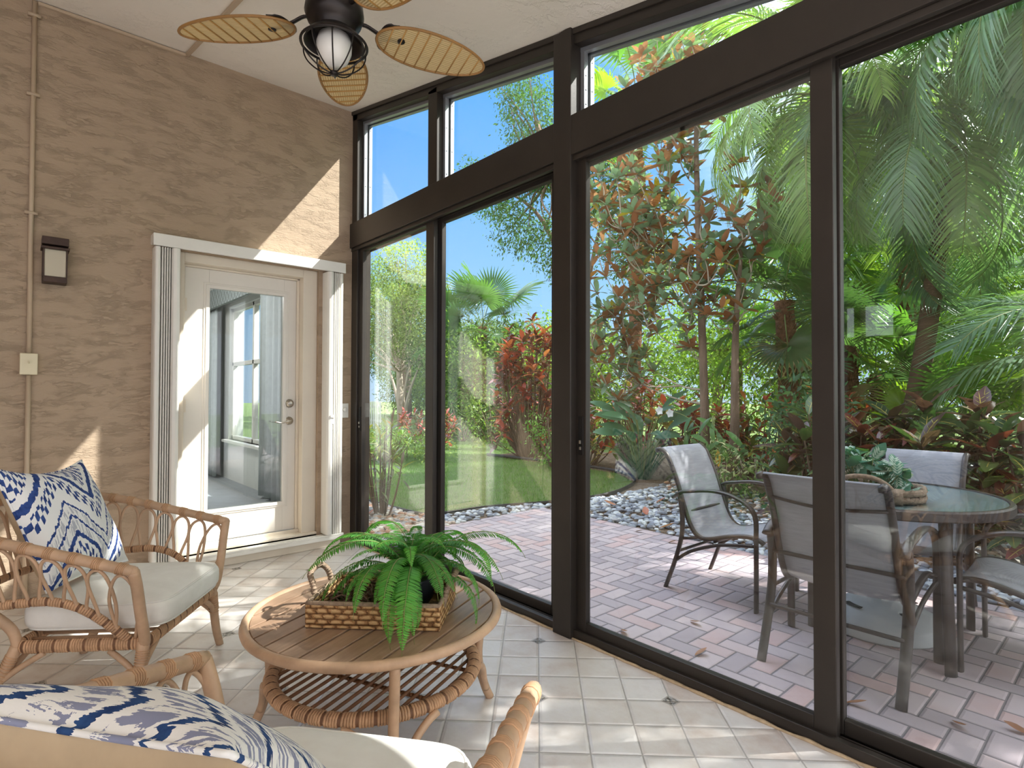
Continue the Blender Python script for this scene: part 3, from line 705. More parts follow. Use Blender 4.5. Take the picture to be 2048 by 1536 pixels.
        lo = m.obj('rattan_loop', RT, t)
        m = M(); f = lambda q: (rail(s + (q - .5) * .03), rail(s + .02) - rail(s - .02)); coil(m, f, 0, 1, .0192, 5, .0022); m.obj('binding', WP, lo)
    return t
def soft_box(name, mt, hx, hy, hz, parent=None, loc=(0, 0, 0), rotz=0, bulge=.012, n=7, seed=0):
    """upholstered box cushion: superellipsoid with a domed top, piping at both edges"""
    r = np.random.RandomState(seed); nu, nv = 96, 28; Gd = []
    for j in range(nv + 1):
        ph = -PI / 2 + PI * j / nv; row = []; cz = math.copysign(abs(math.sin(ph)) ** (2 / 4.0), math.sin(ph)); cr = abs(math.cos(ph)) ** (2 / 4.0)
        for i in range(nu + 1):
            c, s = sup(2 * PI * i / nu, 0, n); row.append((hx * c * cr, hy * s * cr, hz * cz + (bulge * (1 - c * c * cr * cr) * (1 - s * s * cr * cr) if cz > 0 else 0)))
        Gd.append(row)
    o = M().sheet(np.array(Gd), flip=True).obj(name, mt, parent, loc, rotz)
    m = M()
    for z, k in ((.66, .953), (-.66, .953)):
        pts = [(hx * k * sup(a, 0, n)[0] * 1.0, hy * k * sup(a, 0, n)[1] * 1.0, hz * z) for a in np.linspace(0, 2 * PI, 72, endpoint=False)]
        m.tube(pts, .004, 6, closed=True)
    m.obj('piping', mt, o)
    return o
def pillow(name, face, back, half_w, thick, label, loc, mtx, seed=0, sag=0.0):
    """knife-edge scatter cushion in local x (across), y (up), z (out of the face)"""
    r = np.random.RandomState(seed); n = 40; u = np.linspace(-1, 1, n + 1); m = M()
    def surf(sg):
        Gd = []
        for y in u:
            row = []
            for x in u:
                e = (1 - abs(x) ** 2.6) * (1 - abs(y) ** 2.6); h = thick * max(e, 0) ** .55
                pin = 1 - .07 * ((1 - abs(y) ** 2) * abs(x) ** 3)
                pin2 = 1 - .07 * ((1 - abs(x) ** 2) * abs(y) ** 3)
                wr = .006 * math.sin(5 * x + 2 * y * y + seed) * e + .004 * math.sin(9 * y - 3 * x + 1.3 * seed) * e
                row.append((half_w * x * pin, half_w * y * pin2 - sag * (1 - x * x) * (y > 0) * y, sg * h + wr))
            Gd.append(row)
        return np.array(Gd)
    m.sheet(surf(1), 0, flip=True); m.sheet(surf(-1), 1)
    o = m.obj(name, [face, back]); o.matrix_world = Matrix.Translation(loc) @ mtx
    ed = surf(0); e = list(ed[0]) + list(ed[1:, -1]) + list(ed[-1, ::-1][1:]) + list(ed[::-1, 0][1:-1])
    M().tube(np.array(e), .0045, 6, closed=True).obj('piping', face, o)
    tag(o, label, 'pillow', 'ikat scatter pillows'); return o
def chair_frame(loc, rotz): return Matrix.Translation(loc) @ Matrix.Rotation(rotz, 4, 'Z')
CA = ((1.705, -1.543, 0), math.radians(-36.3)); CB = ((3.20, -1.514, 0), math.radians(38.4))
lounge_chair('rattan armchair with bent cane loops, standing by the stucco wall and house door', *CA)
lounge_chair('rattan armchair seen from behind, closest to the viewer', *CB)
for (loc, rz), lb in ((CA, 'plump ivory linen seat cushion on the armchair by the stucco wall'), (CB, 'plump ivory linen seat cushion on the armchair seen from behind')):
    w = chair_frame(loc, rz) @ Vector((0, -.200, .386))
    c = soft_box('seat_cushion', MT['linen'], .266, .262, .063, None, tuple(w), rz, seed=3)
    tag(c, lb, 'cushion', 'ivory seat cushions')
def lean(tilt, roll=0.0): # face forward (+y local), tilted back from vertical
    return Matrix.Rotation(PI, 4, 'Z') @ Matrix.Rotation(roll, 4, 'Y') @ Matrix.Rotation(PI / 2 - tilt, 4, 'X')
F = chair_frame(*CA); p = F @ Vector((.01, -.452, .690))
pillow('throw_pillow', MT['ikat'], MT['tan'], .248, .080, 'white pillow with navy zigzag ikat print on the armchair by the stucco wall', tuple(p), Matrix.Rotation(CA[1], 4, 'Z') @ lean(math.radians(26), .06), 1, .03)
F = chair_frame(*CB); p = F @ Vector((-.10, -.43, .661))
pillow('throw_pillow', MT['ikat2'], MT['tan'], .238, .075, 'navy and white ikat pillow with tan back slumped in the armchair seen from behind', tuple(p), Matrix.Rotation(CB[1], 4, 'Z') @ lean(math.radians(49), -.03), 2, .02)
# ================================================================== coffee table
TX, TY = 2.483, -1.083
t = thing('coffee_table', 'round rattan coffee table with slatted wooden top and cane shelf', 'coffee table', (TX, TY, 0))
m = M(); m.tube([(.435 * math.cos(a), .435 * math.sin(a), .416) for a in np.linspace(0, 2 * PI, 72, endpoint=False)], .0165, 10, closed=True); m.obj('rim', RT, t)
# slats clipped to a disc, running at 114.4 deg
m = M(); ca, sa = math.cos(math.radians(114.4)), math.sin(math.radians(114.4)); Rr = .419; pitch = .0762
for k in range(-6, 7):
    v0, v1 = k * pitch - pitch / 2 + .0045, k * pitch + pitch / 2 - .0045
    v0, v1 = max(v0, -Rr + .003), min(v1, Rr - .003)
    if v1 - v0 < .006: continue
    vs = np.linspace(v0, v1, 9); e = [math.sqrt(max(Rr * Rr - v * v, 0)) for v in vs]
    poly = [(u, v) for u, v in zip(e, vs)] + [(-u, v) for u, v in zip(e[::-1], vs[::-1])]
    m.prism([(u * ca - v * sa, u * sa + v * ca) for u, v in poly], .405, .426)
m.obj('slat_top', MT['wood'], t, smooth=False, bevel=.002)
m = M(); 
for a in (24.4, 114.4):
    c, s = math.cos(math.radians(a)), math.sin(math.radians(a)); m.tube([(-.42 * c, -.42 * s, .398), (.42 * c, .42 * s, .398)], .011, 8, b=.006)
m.obj('top_support', MT['shelfcane'], t)
for a in (-21, 75, 150, 224):
    A = math.radians(a); c, s = math.cos(A), math.sin(A); P = smoothpath([(r * c, r * s, z) for r, z in ((.422, .405), (.412, .30), (.400, .20), (.405, .13), (.428, .05), (.45, 0))], 5)
    m = M(); m.tube(P, .0165, 10); lg = m.obj('leg', RT, t)
    for da in (-24, 24):
        q = [(.375, da * .95, .205), (.378, da * .72, .19), (.395, da * .40, .155), (.415, da * .13, .09), (.43, da * .04, .04)]
        m = M(); m.tube(smoothpath([(r * math.cos(A + math.radians(d)), r * math.sin(A + math.radians(d)), z) for r, d, z in q], 5), .0125, 8); m.obj('brace', RT, lg)
m = M(); band_tube(m, np.array([(.352 * math.cos(a), .352 * math.sin(a), .222) for a in np.linspace(0, 2 * PI, 110, endpoint=False)]), .026, .021, closed=True); m.obj('shelf_ring', [WP, MT['slot']], t)
m = M()
for k in range(-11, 12):
    v = k * .036; 
    if abs(v) > .33: continue
    u = math.sqrt(.335 ** 2 - v * v); m.tube([(-u * ca - v * sa, -u * sa + v * ca, .225), (u * ca - v * sa, u * sa + v * ca, .225)], .0058, 7)
m.obj('shelf_slats', MT['shelfcane'], t)
m = M()
for off in (-.11, .11):
    u = math.sqrt(.335 ** 2 - off ** 2); pts = [(off * ca - v * sa, off * sa + v * ca, .213) for v in np.linspace(-u, u, 60)]
    band_tube(m, np.array(pts), .009, .006, pitch=.012)
m.obj('shelf_crossbar', [MT['shelfcane'], MT['slot']], t)
# ---- woven tray
TZ = .4275
t = thing('woven_tray', 'woven hyacinth tray with looped handles on the slatted coffee table', 'tray', (2.495, -1.352, TZ), math.radians(45))
L_, D_, H_, w_ = .45, .32, .080, .014
m = M(); m.box(0, 0, 0, L_, D_, .012); m.obj('tray_base', MT['weave'], t, smooth=False, bevel=.004)
m = M(); m.box(0, 0, .012, L_, w_, H_); m.box(0, D_ - w_, .012, L_, D_, H_); m.box(0, w_, .012, w_, D_ - w_, H_); m.box(L_ - w_, w_, .012, L_, D_ - w_, H_)
m.obj('tray_side', MT['weave'], t, smooth=False, bevel=.005)
m = M(); rp = []
for x0, y0, x1, y1 in ((0, 0, L_, 0), (L_, 0, L_, D_), (L_, D_, 0, D_), (0, D_, 0, 0)):
    for q in np.linspace(0, 1, 14, endpoint=False): rp.append((x0 + (x1 - x0) * q, y0 + (y1 - y0) * q, H_))
rp = np.array(rp) * (1 - 2 * .006 / L_, 1 - 2 * .006 / D_, 1) + (.006, .006, 0)
m.tube(rp, .008, 8, closed=True); m.obj('tray_rim', MT['rope'], t)
for x in (.004, L_ - .004):
    m = M(); sg = -1 if x < .1 else 1; P = smoothpath([(x, .085, H_ - .03), (x + sg * .012, .088, H_ + .03), (x + sg * .03, .105, H_ + .062), (x + sg * .034, .16, H_ + .072), (x + sg * .03, .215, H_ + .062), (x + sg * .012, .232, H_ + .03), (x, .235, H_ - .03)], 5)
    m.tube(P, .0085, 8)
    for k in range(3, len(P) - 3): m.tube([P[k] - (P[k + 1] - P[k]) * .3, P[k] + (P[k + 1] - P[k]) * .3], .0108, 8)
    m.obj('handle', MT['rope'], t)
fr = Matrix.Translation((2.495, -1.352, TZ)) @ Matrix.Rotation(math.radians(45), 4, 'Z')
# dried twig filler
r = np.random.RandomState(5); m = M()
for k in range(90):
    x, y = r.uniform(.045, .19), r.uniform(.05, .27); a = r.uniform(0, PI); l = r.uniform(.02, .035); z = .028 + r.uniform(0, .045)
    m.tube([(x - l * math.cos(a), y - l * math.sin(a), z), (x, y, z + .012), (x + l * math.cos(a), y + l * math.sin(a), z + r.uniform(-.01, .008))], .0035, 5)
o = m.obj('dried_twigs', MT['twig']); o.matrix_world = fr; tag(o, 'tangle of brown dried twigs filling one end of the woven tray', 'dried twigs', kind='stuff')
# ---- fern in a black pot
pc = fr @ Vector((.31, .165, .0125))
t = thing('potted_fern', 'bright green sword fern in a black bowl in the woven tray', 'potted plant', tuple(pc))
M().lathe([(0, 0), (.05, 0), (.06, .008), (.082, .04), (.088, .075), (.08, .105), (.083, .112), (.076, .112), (.072, .10), (0, .098)], 36).obj('pot', MT['pot'], t)
def fern_frond(seed, L):
    r = np.random.RandomState(seed); n = 36; e0 = math.radians(r.uniform(58, 76)); drop = math.radians(r.uniform(132, 165)); yw = r.uniform(-.3, .3)
    P = [np.array((0., 0, 0))]; 
    for i in range(n):
        q = i / n; e = e0 - drop * q ** 1.15; P.append(P[-1] + L / n * np.array((math.cos(e) * math.cos(yw * q), math.cos(e) * math.sin(yw * q), math.sin(e))))
    P = np.array(P); m = M(); cs = []
    m2 = M(); m2.tube(P, np.linspace(.0022, .0007, len(P)), 5)
    vs, qs, col = [], [], []; b = 0
    base = np.array(lin(88, 150, 70)) * r.uniform(.65, 1.2)
    for i in range(3, n + 1):
        for k in (0, .5):
            if i + k > n: continue
            p = P[i] if k == 0 else (P[i] + P[min(i + 1, n)]) / 2
            T = nrm(P[i] - P[i - 1]); S = nrm(np.cross(T, (0, 0, 1)) if abs(T[2]) < .98 else np.array((math.sin(yw), -math.cos(yw), 0))); N = np.cross(S, T)
            q = (i + k) / n; ll = .036 * (1 - abs(2 * q - .85) ** 2.2 * .75) * min(1, (1.02 - q) * 6) * L / .44; w = .0029 * L / .44
            if ll < .004: continue
            for sg in (-1, 1):
                d = nrm(sg * S + .28 * T - .18 * N + r.normal(0, .05, 3)); 
                v = [p, p + d * ll * .25 + T * w - N * .002, p + d * ll * .7 + T * w * .8 - N * .001, p + d * ll - N * .006, p + d * ll * .7 - T * w * .7, p + d * ll * .25 - T * w * .9]
                vs += v; qs += [(b, b + 1, b + 2, b + 3), (b, b + 3, b + 4, b + 5)]; b += 6
                c = base * (1 + .5 * q * (1, .9, .2)[0]) * r.uniform(.85, 1.15); c = c * np.array((1 + .5 * (q > .6) * r.rand(), 1 + .15 * (q > .6), 1)); col += [c] * 6
    m.bulk(np.array(vs), qs, np.array(col)); me = m.mesh('frond', MT['fern'])
    return me, m2.mesh('midrib', MT['stem'])
fm = [fern_frond(k, .50) for k in range(7)]
r = np.random.RandomState(11)
for k in range(50):
    me = fm[k % 7]; sc = r.uniform(.62, 1.05) if k < 40 else r.uniform(.5, .72)
    f = link('frond', me[0], t, (r.uniform(-.03, .03), r.uniform(-.03, .03), .10)); el = (0 if k % 3 else r.uniform(.2, .5)) if k < 40 else math.radians(-r.uniform(18, 45))
    f.rotation_euler = (r.uniform(-.15, .15), el + r.uniform(-.12, .2), k * 2.39996 + r.uniform(-.4, .4)); f.scale = (sc,) * 3
    link('midrib', me[1], f)
# ================================================================== patio
struct(M().box(.07, .16, -.12, 9.0, 2.14, 0).obj('patio', MT['pavers'], smooth=False))
CF = MT['chairframe']
def patio_chair_parts():
    out = []
    prof = smoothpath([(-.085, .842), (-.066, .850), (-.03, .826), (-.003, .786), (.053, .655), (.096, .525), (.139, .412), (.178, .357), (.225, .336), (.285, .345), (.361, .369), (.456, .392), (.528, .397), (.575, .385), (.595, .372)], 4)
    for sx in (1, -1):
        m = M(); m.tube([(sx * .235, y, z) for y, z in prof], .013, 10, b=.015, up=(1, 0, 0)); m.lathe([(0, -.016), (.014, -.012), (.016, 0), (.014, .012), (0, .016)], 10, (sx * .235, prof[0][0] - .004, prof[0][1])); out.append(('side_rail', m, CF))
        m = M(); m.tube(smoothpath([(sx * .268, y, z) for y, z in [(.045, .562), (.10, .600), (.153, .612), (.286, .632), (.402, .626), (.495, .595), (.545, .555), (.565, .50), (.566, .40), (.566, .2), (.565, .0)]], 4), .021, 10, b=.011, up=(0, .35, .94)); out.append(('arm', m, CF))
        m = M(); m.tube(smoothpath([(sx * .268, y, z) for y, z in [(.088, .590), (.105, .50), (.109, .40), (.099, .312), (.055, .169), (-.010, 0)]], 4), .021, 10, b=.011, up=(0, 1, .1)); out.append(('leg', m, CF))
        m = M(); m.tube(smoothpath([(sx * .262, y, z) for y, z in [(.055, .175), (.12, .225), (.183, .263), (.325, .319), (.457, .346), (.560, .359)]], 4), .010, 8); out.append(('side_brace', m, CF))
        m = M(); m.tube([(sx * .262, .100, .318), (sx * .236, .20, .338)], .009, 8); m.tube([(sx * .262, .56, .39), (sx * .236, .53, .393)], .009, 8); out.append(('seat_bracket', m, CF))
    k = 9; us = np.linspace(-1, 1, k); Gd = []
    for y, z in prof[1:-1]: Gd.append([(.228 * u, y + (.012 if z > .45 else 0) * (u * u - 1) * 1.0, z + .006 - (.016 if z < .45 else 0) * (1 - u * u)) for u in us])
    m = M(); m.sheet(Gd); out.append(('sling', m, MT['sling']))
    bar = lambda y, z, w, sag, r: M().tube(smoothpath([(-w, y, z), (-w * .5, y - sag, z - sag * .6), (0, y - sag * 1.3, z - sag), (w * .5, y - sag, z - sag * .6), (w, y, z)], 4), r, 8)
    out += [('crossbar', bar(.012, .742, .232, .018, .0075), CF), ('crossbar', bar(.105, .475, .262, .0, .0095), CF), ('crossbar', bar(.072, .235, .262, .0, .0095), CF), ('crossbar', bar(.30, .33, .232, .012, .009), CF)]
    return [(n, m.mesh(n, mt), n == 'sling') for n, m, mt in out]
PCP = patio_chair_parts()
def patio_chair(x, y, rz, label):
    t = thing('patio_chair', label, 'patio chair', (x, y, 0), rz, 'sling chairs around the glass patio table')
    for n, me, sl in PCP:
        o = link(n, me, t)
        if sl: mo = o.modifiers.new('solid', 'SOLIDIFY'); mo.thickness = .003
patio_chair(2.33, 1.265, -PI / 2, 'grey sling patio chair turned sideways, next to the pebble bed')
patio_chair(3.436, .475, 0, 'grey sling patio chair with its back to the glass wall')
patio_chair(4.35, 1.293, PI / 2, 'grey sling patio chair cut off by the picture edge, facing the glass table')
patio_chair(3.39, 2.03, PI, 'grey sling patio chair beyond the glass table, in front of the crotons')
PX, PY = 3.406, 1.306
t = thing('patio_table', 'round patio table with frosted glass top and brown metal rim', 'table', (PX, PY, 0))
m = M(); m.lathe([(.505, .653), (.526, .650), (.532, .656), (.532, .690), (.525, .698), (.51, .698), (.508, .688), (.505, .688), (.505, .653)], 72, caps=False); m.obj('table_rim', CF, t, angle=.6)
M().lathe([(.028, .684), (.506, .684), (.506, .692), (.028, .692), (.028, .684)], 72, caps=False).obj('glass_top', MT['tableglass'], t, angle=.6)
for x, y in ((3.72, 1.61), (3.05, 1.60), (3.095, .965), (3.768, .935)):
    x -= PX; y -= PY; k = min(1, .485 / math.hypot(x, y)); q = math.hypot(x, y)
    M().tube([(x * k, y * k, .66), ((x + x * k) / 2, (y + y * k) / 2, .33), (x, y, 0)], .025, 12, b=.016, up=(x / q, y / q, .1)).obj('leg', CF, t)
t = thing('umbrella_base', 'round grey umbrella base with hand holes on pavers under the patio table', 'umbrella base', (3.406, 1.306, 0))
m = M(); m.lathe([(0, 0), (.262, 0), (.27, .008), (.268, .058), (.256, .074), (.17, .122), (.07, .158), (.04, .168), (0, .168)], 56); m.obj('base_body', MT['stonegrey'], t, angle=.7)
for a in (60, 150, 240, 330):
    m = M(); A = math.radians(a); pts = [(.165 * math.cos(A + d), .165 * math.sin(A + d), .1250) for d in np.linspace(-.28, .28, 9)]; m.tube(pts, .020, 8, b=.0028); m.obj('hand_hole', MT['dark'], t)
m = M(); m.tube([(0, 0, .15), (0, 0, .88)], .018, 16); m.lathe([(.018, .87), (.026, .872), (.026, .905), (.02, .91), (.014, .905), (0, .9)], 16); m.obj('pole_socket', MT['pot'], t)
# rope basket with striped foliage on the glass top
BX = Matrix.Translation((3.40, 1.09, .697)) @ Matrix.Rotation(math.radians(12), 4, 'Z')
t = thing('rope_tray', 'chunky braided rope tray with arched handles on the glass patio table', 'tray', (3.40, 1.09, .697), math.radians(12))
m = M(); m.prism([(-.21, -.13), (.21, -.13), (.21, .13), (-.21, .13)], 0, .014); m.obj('tray_base', MT['rope'], t, smooth=False)
def oval(hx, hy, z, n=64): return [(hx * sup(a, 0, 4)[0], hy * sup(a, 0, 4)[1], z) for a in np.linspace(0, 2 * PI, n, endpoint=False)]
for z in (.018, .05):
    m = M(); P = np.array(oval(.235, .155, z))
    for ph in (0, 2.1, 4.2):
        Q = P.copy(); k = np.arange(len(P)); rad = P[:, :2] / np.linalg.norm(P[:, :2], axis=1, keepdims=True); Q[:, :2] += rad * (.007 * np.cos(k * 2 * PI / 4.571 + ph))[:, None]; Q[:, 2] += .007 * np.sin(k * 2 * PI / 4.571 + ph); m.tube(Q, .0115, 6, closed=True)
    m.obj('rope_coil', MT['rope'], t)
for sy in (-1, 1):
    m = M(); P = smoothpath([(-.13, sy * .156, .045), (-.10, sy * .165, .085), (-.04, sy * .17, .115), (.04, sy * .17, .115), (.10, sy * .165, .085), (.13, sy * .156, .045)], 6); m.tube(P, .0115, 8)
    for x in (-.14, .14): m.tube([(x - .022, sy * .158, .034), (x + .022, sy * .158, .034)], .037, 10, b=.038)
    m.obj('rope_handle', MT['rope'], t)
def leaves(m, P, D, N, L, W, col, n=3, fold=.18, droop=.25, wp=None, mi=0):
    """vectorised leaves: base P, direction D, face normal N, lengths, widths, colours"""
    P, D, N = (np.asarray(a, float) for a in (P, D, N)); k = len(P); D = nrm(D); N = nrm(N - D * (N * D).sum(1, keepdims=True)); S = np.cross(D, N)
    L = np.broadcast_to(np.asarray(L, float), (k,))[:, None]; W = np.broadcast_to(np.asarray(W, float), (k,))[:, None]
    ts = np.linspace(0, 1, n + 1); vs = []
    for t in ts:
        w = (wp(t) if wp else max(.06, math.sin(PI * min(1, t * .92 + .06)) ** .8)) * W / 2
        c = P + D * L * t - N * L * droop * t * t
        vs += [c - S * w + N * fold * w, c, c + S * w + N * fold * w]
    V = np.stack(vs, 1).reshape(-1, 3); b = np.arange(k)[:, None, None] * (3 * (n + 1)); q = []
    for i in range(n):
        o = 3 * i; q += [(o, o + 1, o + 4, o + 3), (o + 1, o + 2, o + 5, o + 4)]
    Q = (b + np.array(q)[None]).reshape(-1, 4)
    C = np.repeat(np.asarray(col, float), 3 * (n + 1), axis=0)
    m.bulk(V, Q, C, mi); return m
def rdir(r, k, up=0.0):
    v = r.normal(size=(k, 3)); v[:, 2] += up; return nrm(v)
# striped leaf material: pale bands across each leaf come from its vertex stripes
r = np.random.RandomState(21); k = 95
P = np.c_[r.uniform(-.17, .19, k), r.uniform(-.10, .10, k), r.uniform(.05, .16, k)]; P[:, 2] += .06 * np.cos(P[:, 0] * 8 + .4)
D = rdir(r, k, .25); D[:, 2] = np.clip(D[:, 2], -.4, .7); N = rdir(r, k, 1.6)
m = M(); C = np.tile(np.array(lin(84, 136, 116)), (k, 1)) * r.uniform(.8, 1.2, (k, 1)); leaves(m, P, D, N, r.uniform(.065, .10, k), r.uniform(.045, .062, k), C, 4, .15, .25)
m2 = M()
for i in range(k):
    d = nrm(D[i]); n_ = nrm(N[i] - d * (N[i] @ d)); s = np.cross(d, n_)
    for sg in (-1, 1):
        leaves(m2, np.array([P[i] + d * .006 * j + n_ * .0022 for j in range(1, 9, 2)]), np.array([d * 1.0 + s * sg * 1.0] * 4), np.array([n_] * 4), np.array([.026, .034, .034, .026]), .0085, np.tile(np.array(lin(214, 226, 214)), (4, 1)), 2, 0, .05)
t = thing('striped_plant', 'silver striped foliage plant filling the braided rope tray', 'plant', (0, 0, 0)); t.matrix_world = BX
m.obj('foliage', MT['leaf'], t); m2.obj('leaf_stripes', MT['leaf'], t)
sp = M()
for i in range(0, k, 3): sp.tube([(P[i][0] * .4, P[i][1] * .4, .016), tuple(P[i])], .0022, 5)
sp.obj('stems', MT['stem'], t)
# fallen leaves on the pavers
r = np.random.RandomState(31); LM = []
for c in ((150, 96, 62), (176, 120, 80), (120, 86, 60)):
    m = M(); leaves(m, [(0, 0, .004)], [(1, 0, .12)], [(0, .2, 1)], .07, .034, [lin(*c)], 4, .35, -.2); LM.append(m.mesh('fallen_leaf', MT['leaf']))
for i, (x, y) in enumerate([(3.52, 1.06), (2.55, .25), (2.05, .40), (2.72, .62), (2.95, .28), (1.75, 1.9), (3.85, .52), (3.55, .36), (1.35, 2.0), (4.05, .62)]):
    o = link('fallen_leaf', LM[i % 3], None, (x, y, .001), r.uniform(0, 6)); tag(o, 'small dry brown leaf lying flat on the herringbone pavers', 'leaf', 'dry leaves on the pavers')
LM2 = []
for c in ((206, 140, 110), (190, 112, 84)):
    m = M(); leaves(m, [(0, 0, .004)], [(1, 0, .15)], [(0, .3, 1)], .13, .065, [lin(*c)], 4, .3, -.25); LM2.append(m.mesh('fallen_leaf', MT['leaf']))
for i, (x, y) in enumerate([(1.45, 2.22), (1.05, 2.6), (.55, 2.75), (.2, 2.5), (1.9, 2.5), (.75, 3.2), (1.3, 3.05), (2.3, 2.4), (-.75, .55), (-.2, .72)]):
    o = link('fallen_leaf', LM2[i % 2], None, (x, y, .018), r.uniform(0, 6)); tag(o, 'large reddish dry leaf resting on the river pebbles', 'leaf', 'dry leaves on the pebbles')
# ================================================================== garden ground
def ground(name, poly, z0, z1, mt): return struct(M().prism(poly, z0, z1).obj(name, mt, smooth=False))
ground('lawn', [(-70, .22), (30, .22), (30, 70), (-70, 70)], -.3, -.035, MT['lawn'])
edge = [(-1.55, .90), (-.88, .93), (-.42, .99), (-.34, 1.2), (-.30, 1.7), (-.08, 2.33), (.03, 2.92), (-.05, 3.59), (-.45, 4.45), (-1.2, 5.0), (-2.4, 5.1), (-4.4, 5.0)]
bed = [(-1.9, .22)] + [(9, .22), (9, 9.0), (-.2, 9.0), (-4.4, 6.6)] + edge[::-1] + [(-1.9, .7)]
ground('garden_bed', bed, -.2, -.02, MT['mulch'])
m = M(); m.tube([(x, y, -.005) for x, y in smoothpath([e + (0,) for e in edge], 5)[:, :2]], .014, 6, b=.035, up=(0, 0, 1)); struct(m.obj('trim_12', MT['dark']))
# pebbles -----------------------------------------------------------
r = np.random.RandomState(7)
import bmesh
bm = bmesh.new(); bmesh.ops.create_icosphere(bm, subdivisions=2, radius=1); bm.verts.ensure_lookup_table()
IV = np.array([v.co[:] for v in bm.verts]); IF = np.array([[v.index for v in f.verts] for f in bm.faces]); bm.free()
def inside(P, poly):
    x, y = P[:, 0], P[:, 1]; c = np.zeros(len(P), bool); n = len(poly)
    for i in range(n):
        (x0, y0), (x1, y1) = poly[i], poly[(i + 1) % n]
        with np.errstate(divide='ignore', invalid='ignore'):
            c ^= ((y0 > y) != (y1 > y)) & (x < (x1 - x0) * (y - y0) / (y1 - y0) + x0)
    return c
def pebbles(name, poly, n, smin, smax, label, seed, pal):
    r = np.random.RandomState(seed); pp = np.array(poly); P = np.c_[r.uniform(pp[:, 0].min(), pp[:, 0].max(), n * 3), r.uniform(pp[:, 1].min(), pp[:, 1].max(), n * 3)]
    P = P[inside(P, poly)][:n]; k = len(P); s = r.uniform(smin, smax, k)[:, None] * np.c_[r.uniform(.9, 1.5, k), r.uniform(.75, 1.1, k), r.uniform(.45, .7, k)]
    a = r.uniform(0, PI, k); V = IV[None] * s[:, None]; V = V * (1 + .12 * r.normal(size=(k, len(IV), 1)))
    X = V[..., 0] * np.cos(a)[:, None] - V[..., 1] * np.sin(a)[:, None]; Y = V[..., 0] * np.sin(a)[:, None] + V[..., 1] * np.cos(a)[:, None]
    V = np.stack([X + P[:, :1], Y + P[:, 1:], V[..., 2] - .012 + r.uniform(0, .018, (k, 1))], -1)
    Q = (IF[None] + np.arange(k)[:, None, None] * len(IV)).reshape(-1, 3)
    pal = np.array([lin(*c) for c in pal]); C = pal[r.randint(0, len(pal), k)] * r.uniform(.8, 1.2, (k, 1))
    m = M(); m.bulk(V, Q, np.repeat(C, len(IV), 0)); tag(m.obj(name, MT['pebble']), label, 'pebbles', kind='stuff')
grey = [(150, 154, 162), (176, 178, 182), (128, 132, 142), (196, 196, 194), (112, 116, 126)]
warm = [(190, 170, 152), (214, 204, 190), (170, 150, 134), (156, 152, 152), (184, 140, 112)]
pebbles('river_pebbles', [(-.32, 1.0), (.07, 1.0), (.07, 2.15), (6.5, 2.15), (6.5, 2.75), (3.0, 2.9), (1.2, 3.6), (.1, 4.2), (.03, 2.92), (-.08, 2.33), (-.30, 1.7)], 2600, .018, .036, 'grey river pebbles heaped along the edge of the brick patio', 1, grey)
pebbles('river_pebbles', [(-1.8, .24), (.07, .24), (.07, 1.0), (-.36, 1.0), (-.88, .92), (-1.55, .88)], 1100, .018, .036, 'tan and white pebbles outside the glass corner by the house', 2, warm)
pebbles('river_pebbles', [(.1, 4.2), (1.2, 3.6), (3.0, 2.9), (5.0, 2.8), (5.0, 3.8), (2.0, 4.6), (-.2, 4.9)], 1100, .014, .03, 'pale gravel mixed with mulch under the magnolia', 3, warm + grey)
# lawn blades --------------------------------------------------------
r = np.random.RandomState(8); n = 60000; P = np.c_[-8.5 + 9.0 * r.rand(n) ** .8, .6 + 6.2 * r.rand(n) ** 1.2]; P = P[~inside(P, bed) & (P[:, 0] < .2)]; k = len(P)
a = r.uniform(0, 2 * PI, k); h = r.uniform(.018, .045, k); lx, ly = r.normal(0, .012, k), r.normal(0, .012, k); w = .0028
B0 = np.c_[P, np.full(k, -.036)]; V = np.stack([B0 - np.c_[w * np.cos(a), w * np.sin(a), 0 * a], B0 + np.c_[w * np.cos(a), w * np.sin(a), 0 * a], B0 + np.c_[lx, ly, h]], 1)
C = np.array(lin(104, 150, 56)) * r.uniform(.65, 1.3, (k, 1)); m = M(); m.bulk(V, np.arange(k * 3).reshape(k, 3), np.repeat(C, 3, 0))
tag(m.obj('grass', MT['leaf']), 'short green lawn grass between the pebbles and the hedge', 'grass', kind='stuff')
# ================================================================== plant builders
def branch(m, pts, r0, r1, n=8):
    P = smoothpath(pts, 5); m.tube(P, np.linspace(r0, r1, len(P)), n); return P
def crown_leaves(m, r, blobs, per, size, cols, ratio=.45, hang=0.0, shell=.55, n=1, jit=.25):
    """leaves in ellipsoid blobs (cx,cy,cz,rx,ry,rz); clustered into sprays"""
    pal = np.array([lin(*c) for c in cols])
    for (cx, cy, cz, rx, ry, rz) in blobs:
        vol = (rx * ry * rz) ** (1 / 3.); k = int(per * vol * vol); ns = max(6, k // 14)
        d = rdir(r, ns); rad = shell + (1 - shell) * r.rand(ns, 1) ** .6; S = d * rad * (rx, ry, rz)
        i = r.randint(0, ns, k); P = S[i] + r.normal(0, size * 1.5, (k, 3)) + (cx, cy, cz)
        D = nrm(d[i] * .7 + r.normal(0, .7, (k, 3)) - np.array((0, 0, hang))); N = nrm(r.normal(0, .6, (k, 3)) + (0, 0, 1.0))
        tone = (.75 + .5 * r.rand(ns))[i][:, None]; C = pal[r.randint(0, len(pal), ns)][i] * tone * r.uniform(1 - jit, 1 + jit, (k, 1))
        L = size * r.uniform(.7, 1.3, k)
        leaves(m, P, D, N, L, L * ratio, C, max(n, 2), .15, .15, None if n > 1 else (lambda t: 1.0 if .2 < t < .8 else .08))
    return m
